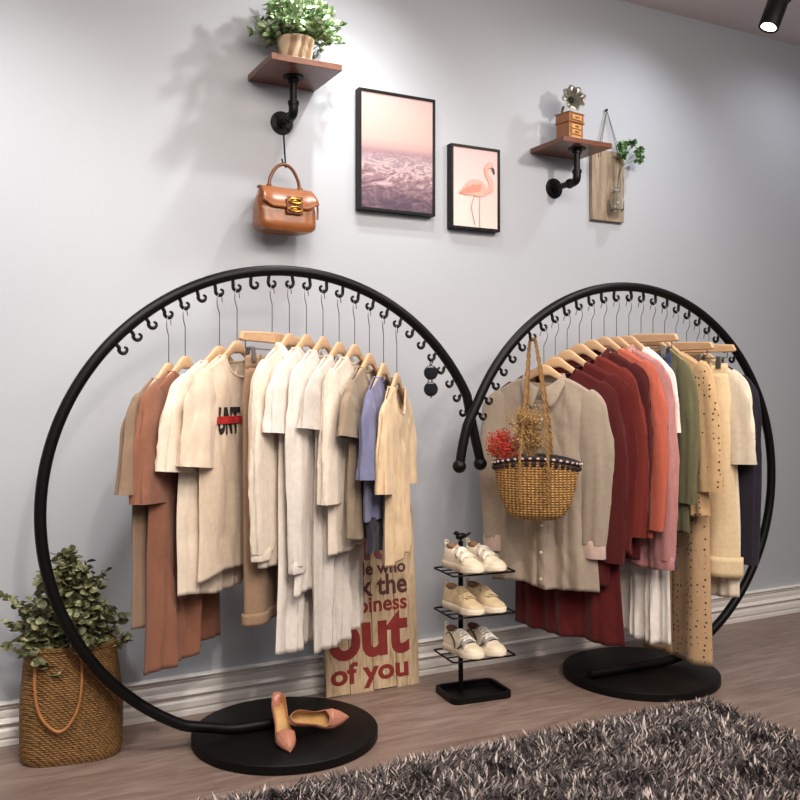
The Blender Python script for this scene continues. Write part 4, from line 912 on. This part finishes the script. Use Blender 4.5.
RUB = plain('cream_rubber', srgb(226, 212, 190), 0.5); LIN = plain('tan_lining', srgb(132, 100, 74), 0.8); DARKL = plain('brown_lining', srgb(92, 62, 44), 0.85)
CANV = plain('cream_leather', srgb(226, 212, 188), 0.5, 0, 0.05); SAND = plain('sand_suede', srgb(206, 184, 148), 0.8, 0, 0.06); TAN = plain('taupe_suede', srgb(164, 142, 116), 0.85); GREYS = plain('grey_suede', srgb(150, 142, 142), 0.8); LACEW = plain('white_lace', srgb(238, 232, 222), 0.8); BLK = plain('black_piping', srgb(40, 34, 34), 0.6)
def sneaker(loc, yaw, label, upm, tongm, lacem, linm, kind, L=0.200):
    t = thing('sneaker', label, 'shoe', loc, yaw)      # toe towards -y
    def hw(v): return interp([(0, 0.016), (0.05, 0.027), (0.25, 0.030), (0.45, 0.029), (0.7, 0.037), (0.88, 0.033), (0.96, 0.022), (1, 0.008)], v)
    b = MB(); n = 28
    def outl(k, n_=28): return None
    # sole: outline loft
    st_ = [0, 0.02, 0.06, 0.12, 0.2, 0.3, 0.4, 0.5, 0.6, 0.7, 0.8, 0.88, 0.94, 0.98, 1.0]
    def y_(v): return L * (0.5 - v)
    vs = []; fs = []
    hts = (0.0, 0.004, 0.022, 0.026)
    ins = (0.94, 1.05, 1.05, 0.97)
    ring0 = [(-hw(v), y_(v)) for v in st_] + [(hw(v), y_(v)) for v in reversed(st_)]
    m_ = len(ring0)
    for h, s_ in zip(hts, ins):
        for x, y in ring0: vs.append((x * s_, y * (1.0 + (s_ - 1) * 0.4), h + (0.006 * sm(0.75, 1.0, 0.5 - y / L) if h < 0.01 else 0)))
    for r_ in range(3):
        for k in range(m_): fs.append((r_ * m_ + k, r_ * m_ + (k + 1) % m_, (r_ + 1) * m_ + (k + 1) % m_, (r_ + 1) * m_ + k))
    fs += [tuple(range(m_ - 1, -1, -1)), tuple(3 * m_ + k for k in range(m_))]
    b.add(vs, fs); b.build('sole', RUB, t)
    def top(v): return interp([(0, 0.086), (0.08, 0.084), (0.25, 0.074), (0.4, 0.078), (0.5, 0.074), (0.65, 0.058), (0.8, 0.046), (0.92, 0.040), (1, 0.028)], v)
    def up(u, v, infl=0.0):
        a = PI * u; w_ = hw(v) * 0.98; h = top(v) - 0.022
        k = interp([(0, 0.75), (0.3, 0.7), (0.6, 0.85), (1, 0.9)], v)
        c, s_ = math.cos(a), math.sin(a)
        nar = 1 - 0.28 * s_ * interp([(0, 1), (0.5, 0.9), (0.75, 0.3), (1, 0)], v)
        return (-(w_ + infl) * math.copysign(abs(c) ** k, c) * nar, y_(v) * 0.985, 0.022 + (h + infl) * abs(s_) ** k)
    b = MB(); b.grid(lambda u, v: up(u, v), 24, 30)
    # close heel and toe
    b.f += [tuple(range(24, -1, -1)), tuple(30 * 25 + k for k in range(25))]
    b.build('upper', upm, t)
    b = MB(); b.ball((0, y_(0.17), 0.076), (0.0185, L * 0.145, 0.012), 18, Matrix.Rotation(R(4), 3, 'X')); b.build('lining', linm, t)
    b = MB(); b.grid(lambda u, v: up(0.36 + 0.28 * u, 0.36 + 0.36 * v, 0.0025), 8, 10); b.build('tongue', tongm, t, solid=0.003)
    b = MB(); b.tube(spline([up(u_, 0.30, 0.0) for u_ in np.linspace(0.18, 0.42, 4)] + [Vector(up(0.5, 0.34, 0.008))] + [up(u_, 0.30, 0.0) for u_ in np.linspace(0.58, 0.82, 4)], 3), 0.0028, 6); b.build('collar_pad', tongm, t)
    if kind == 'strap':
        for v0 in (0.44, 0.60):
            b = MB(); b.grid(lambda u, v: up(0.14 + 0.72 * u, v0 + 0.09 * v, 0.005), 14, 3); b.build('strap', lacem, t, solid=0.003)
    else:
        b = MB()
        for j in range(5):
            v0 = 0.42 + 0.06 * j; s_ = 1 if j % 2 else -1
            b.tube(spline([up(0.30, v0, 0.005), up(0.42, v0 + 0.012 * s_, 0.008), up(0.58, v0 + 0.012, 0.008), up(0.70, v0, 0.005)], 4), 0.0022, 6)
            b.tube(spline([up(0.30, v0, 0.005), up(0.5, v0 + 0.03, 0.009), up(0.70, v0 + 0.06, 0.005)], 4), 0.002, 6)
        b.build('laces', lacem, t)
    if kind == 'piped':
        b = MB(); b.tube(spline([up(0.02, 0.55, 0.002), up(0.18, 0.68, 0.003), up(0.5, 0.74, 0.003), up(0.82, 0.68, 0.003), up(0.98, 0.55, 0.002)], 6), 0.0024, 6); b.tube(spline([up(0.0, 0.02, 0.003), up(0.25, 0.18, 0.003), up(0.1, 0.42, 0.003), up(0.0, 0.45, 0.003)], 6), 0.0022, 6); b.build('piping', BLK, t)
        b = MB(); b.grid(lambda u, v: up(0.12 + 0.76 * u, 0.60 + 0.13 * v, 0.0025), 14, 5); b.build('toe_panel', GREYS, t, solid=0.003)
    b = MB(); b.tube(spline([(-0.006, L * 0.495, 0.078), (-0.006, L * 0.51, 0.092), (0.006, L * 0.51, 0.092), (0.006, L * 0.495, 0.078)], 4), 0.0022, 6); b.build('pull_tab', upm, t)
    return t
rotS = Matrix.Rotation(R(-6), 3, 'Z')
for z, (um, tm, lm, ln_, kd), nm in ((SZ[2], (CANV, CANV, LACEW, LIN, 'strap'), 'cream leather sneaker with straps on the top tier'), (SZ[1], (SAND, TAN, SAND, LIN, 'lace'), 'sand suede sneaker with taupe tongue on the middle tier'), (SZ[0], (CANV, GREYS, LACEW, DARKL, 'piped'), 'cream sneaker with grey panels on the bottom tier')):
    for s, sd in ((-1, 'left shoe of the pair'), (1, 'right shoe of the pair')):
        q = rotS @ Vector((s * 0.043 - 0.008, -0.025, z + 0.0036))
        sneaker((SSX + q.x, SSY + q.y, q.z), R(5), nm + ', ' + sd, um, tm, lm, ln_, kd)

# ------------------------------------------------------------------ nude pumps on the left base
NUDE = plain('nude_leather', srgb(188, 128, 106), 0.28, 0, 0.04, 20, 0, 0.3); INS = plain('beige_insole', srgb(206, 164, 106), 0.55)
def pump(loc, rot, label):
    t = thing('pump_shoe', label, 'shoe', loc, rot=rot); L = 0.228; HH = 0.075
    def y_(v): return L * (0.5 - v)
    def hw(v): return interp([(0, 0.012), (0.04, 0.024), (0.15, 0.029), (0.4, 0.027), (0.62, 0.037), (0.72, 0.037), (0.85, 0.026), (0.95, 0.011), (1, 0.003)], v)
    def zs(v): return HH * (1 - sm(0.08, 0.66, v)) + 0.002
    def wall(v): return interp([(0, 0.054), (0.1, 0.05), (0.3, 0.036), (0.5, 0.030), (0.62, 0.034), (0.7, 0.044), (0.85, 0.030), (0.95, 0.018), (1, 0.010)], v)
    def outer(u, v, ins=0.0):
        # U-shaped section, u 0..1 from left rim under the sole to right rim
        a = PI * u; c, s_ = math.cos(a), math.sin(a)
        w_ = hw(v) - ins; h = wall(v)
        x = -w_ * math.copysign(abs(c) ** 0.5, c); z = zs(v) + ins + h * (1 - abs(s_) ** 0.28) * (1 if ins == 0 else 0.97)
        x *= 1 - 0.22 * (1 - abs(s_) ** 0.28)
        return (x, y_(v) + (0.004 * (1 - abs(s_)) if v < 0.02 else 0), z)
    b = MB(); b.grid(lambda u, v: outer(u, v), 28, 44); b.f += [tuple(range(28, -1, -1)), tuple(44 * 29 + k for k in range(29))]
    # vamp: closes the front
    def vamp(u, v):
        vv = 0.60 + 0.40 * v; ed = abs(-1 + 2 * u)
        vv = min(1.0, vv + 0.045 * (1 - ed ** 2) * (1 - v)) if True else vv
        x0 = hw(vv) * 0.78; s = -1 + 2 * u
        return (s * x0, y_(vv), zs(vv) + wall(vv) + 0.011 * (1 - s * s) * (1 - v * 0.6))
    b.grid(vamp, 16, 18); b.build('upper', NUDE, t, solid=0.0016, weld=True)
    b = MB(); b.grid(lambda u, v: outer(u, 0.012 + 0.95 * v, 0.0022), 24, 40); b.build('lining', INS, t)
    b = MB(); b.tube([(0, y_(0.085), zs(0.06) - 0.002), (0, y_(0.06), HH * 0.6), (0, y_(0.055), HH * 0.25), (0, y_(0.055), 0.0)], [0.019, 0.012, 0.0065, 0.0058], 14); b.build('heel', NUDE, t); t.scale = (0.88, 0.86, 0.88)
    return t
pump((0.972, -0.450, 0.0305), (0, 0, R(-9)), 'nude pointed pump standing upright with its toe towards the rug')
pump((1.094, -0.425, 0.060), (R(0), R(-60), R(80)), 'nude pointed pump tipped on its side, toe pointing right')

# ------------------------------------------------------------------ shaggy rug
RC = Vector((2.395, -0.79)); ang = R(-1.0); RLX, RLY = 2.1, 1.35
t = thing('shaggy_rug', 'dark grey shaggy rug lying on the floor in the foreground', 'rug', (RC.x, RC.y, 0), ang)
b = MB().box((-RLX / 2, -RLY / 2, 0.006), (RLX, RLY, 0.011)); b.build('backing', plain('rug_backing', srgb(40, 34, 36), 0.9), t)
rng = np.random.default_rng(4); N = 62000
px = -rng.random(N) * RLX; py = -rng.random(N) ** 1.35 * RLY; ln = rng.uniform(0.026, 0.050, N); wd = rng.uniform(0.0020, 0.0042, N); hd = rng.uniform(0, 2 * PI, N)
cl = np.sin(px * 21 + 1.3 * np.sin(py * 17)) + np.cos(py * 23 + 1.7 * np.sin(px * 13)); hd = np.where(rng.random(N) < 0.55, cl * 1.6, hd)
tl = rng.uniform(0.35, 1.15, N); dx, dy = np.cos(hd), np.sin(hd); sxx, syy = -dy, dx
P = np.zeros((N, 5, 3))
for q, (f, h, w_) in enumerate(((0.0, 0.0, 1.0), (0.0, 0.0, -1.0), (0.5, 0.62, -0.85), (0.5, 0.62, 0.85), (1.0, 1.0, 0.0))):
    out = ln * np.sin(tl) * f ** 1.3; zz_ = 0.010 + ln * np.cos(tl * 0.85) * (h if h < 1 else 0.95)
    P[:, q, 0] = px + dx * out + sxx * wd * w_; P[:, q, 1] = py + dy * out + syy * wd * w_; P[:, q, 2] = zz_
idx = (np.arange(N) * 5)[:, None]
me = bpy.data.meshes.new('pile'); me.vertices.add(N * 5); me.vertices.foreach_set('co', P.reshape(-1))
loops = np.concatenate([idx + np.array([[0, 1, 2, 3]]), idx + np.array([[3, 2, 4]])], axis=1).reshape(-1)
me.loops.add(N * 7); me.loops.foreach_set('vertex_index', loops.astype(np.int32)); me.polygons.add(N * 2)
ls = np.stack([np.arange(N) * 7, np.arange(N) * 7 + 4], 1).reshape(-1); me.polygons.foreach_set('loop_start', ls.astype(np.int32)); me.polygons.foreach_set('loop_total', np.tile([4, 3], N).astype(np.int32))
me.update(calc_edges=True); me.validate()
pal = np.array([srgb(30, 24, 26), srgb(88, 76, 78), srgb(140, 126, 124), srgb(214, 200, 192), srgb(52, 40, 40)]); cc = pal[rng.choice(5, N, p=[0.34, 0.22, 0.18, 0.15, 0.11])]
at = me.color_attributes.new('fibre', 'FLOAT_COLOR', 'POINT'); at.data.foreach_set('color', np.repeat(cc, 5, axis=0).reshape(-1).astype(np.float32))
m = NT('rug_fibre'); a_ = m.n('ShaderNodeAttribute', attribute_name='fibre'); m.l(a_.outputs['Color'], m.b.inputs['Base Color']); m.set(Roughness=0.55, Sheen_Weight=0.2)
o = bpy.data.objects.new('pile', me); COL.objects.link(o); me.materials.append(m.m); o.parent = t; o['kind'] = 'stuff'
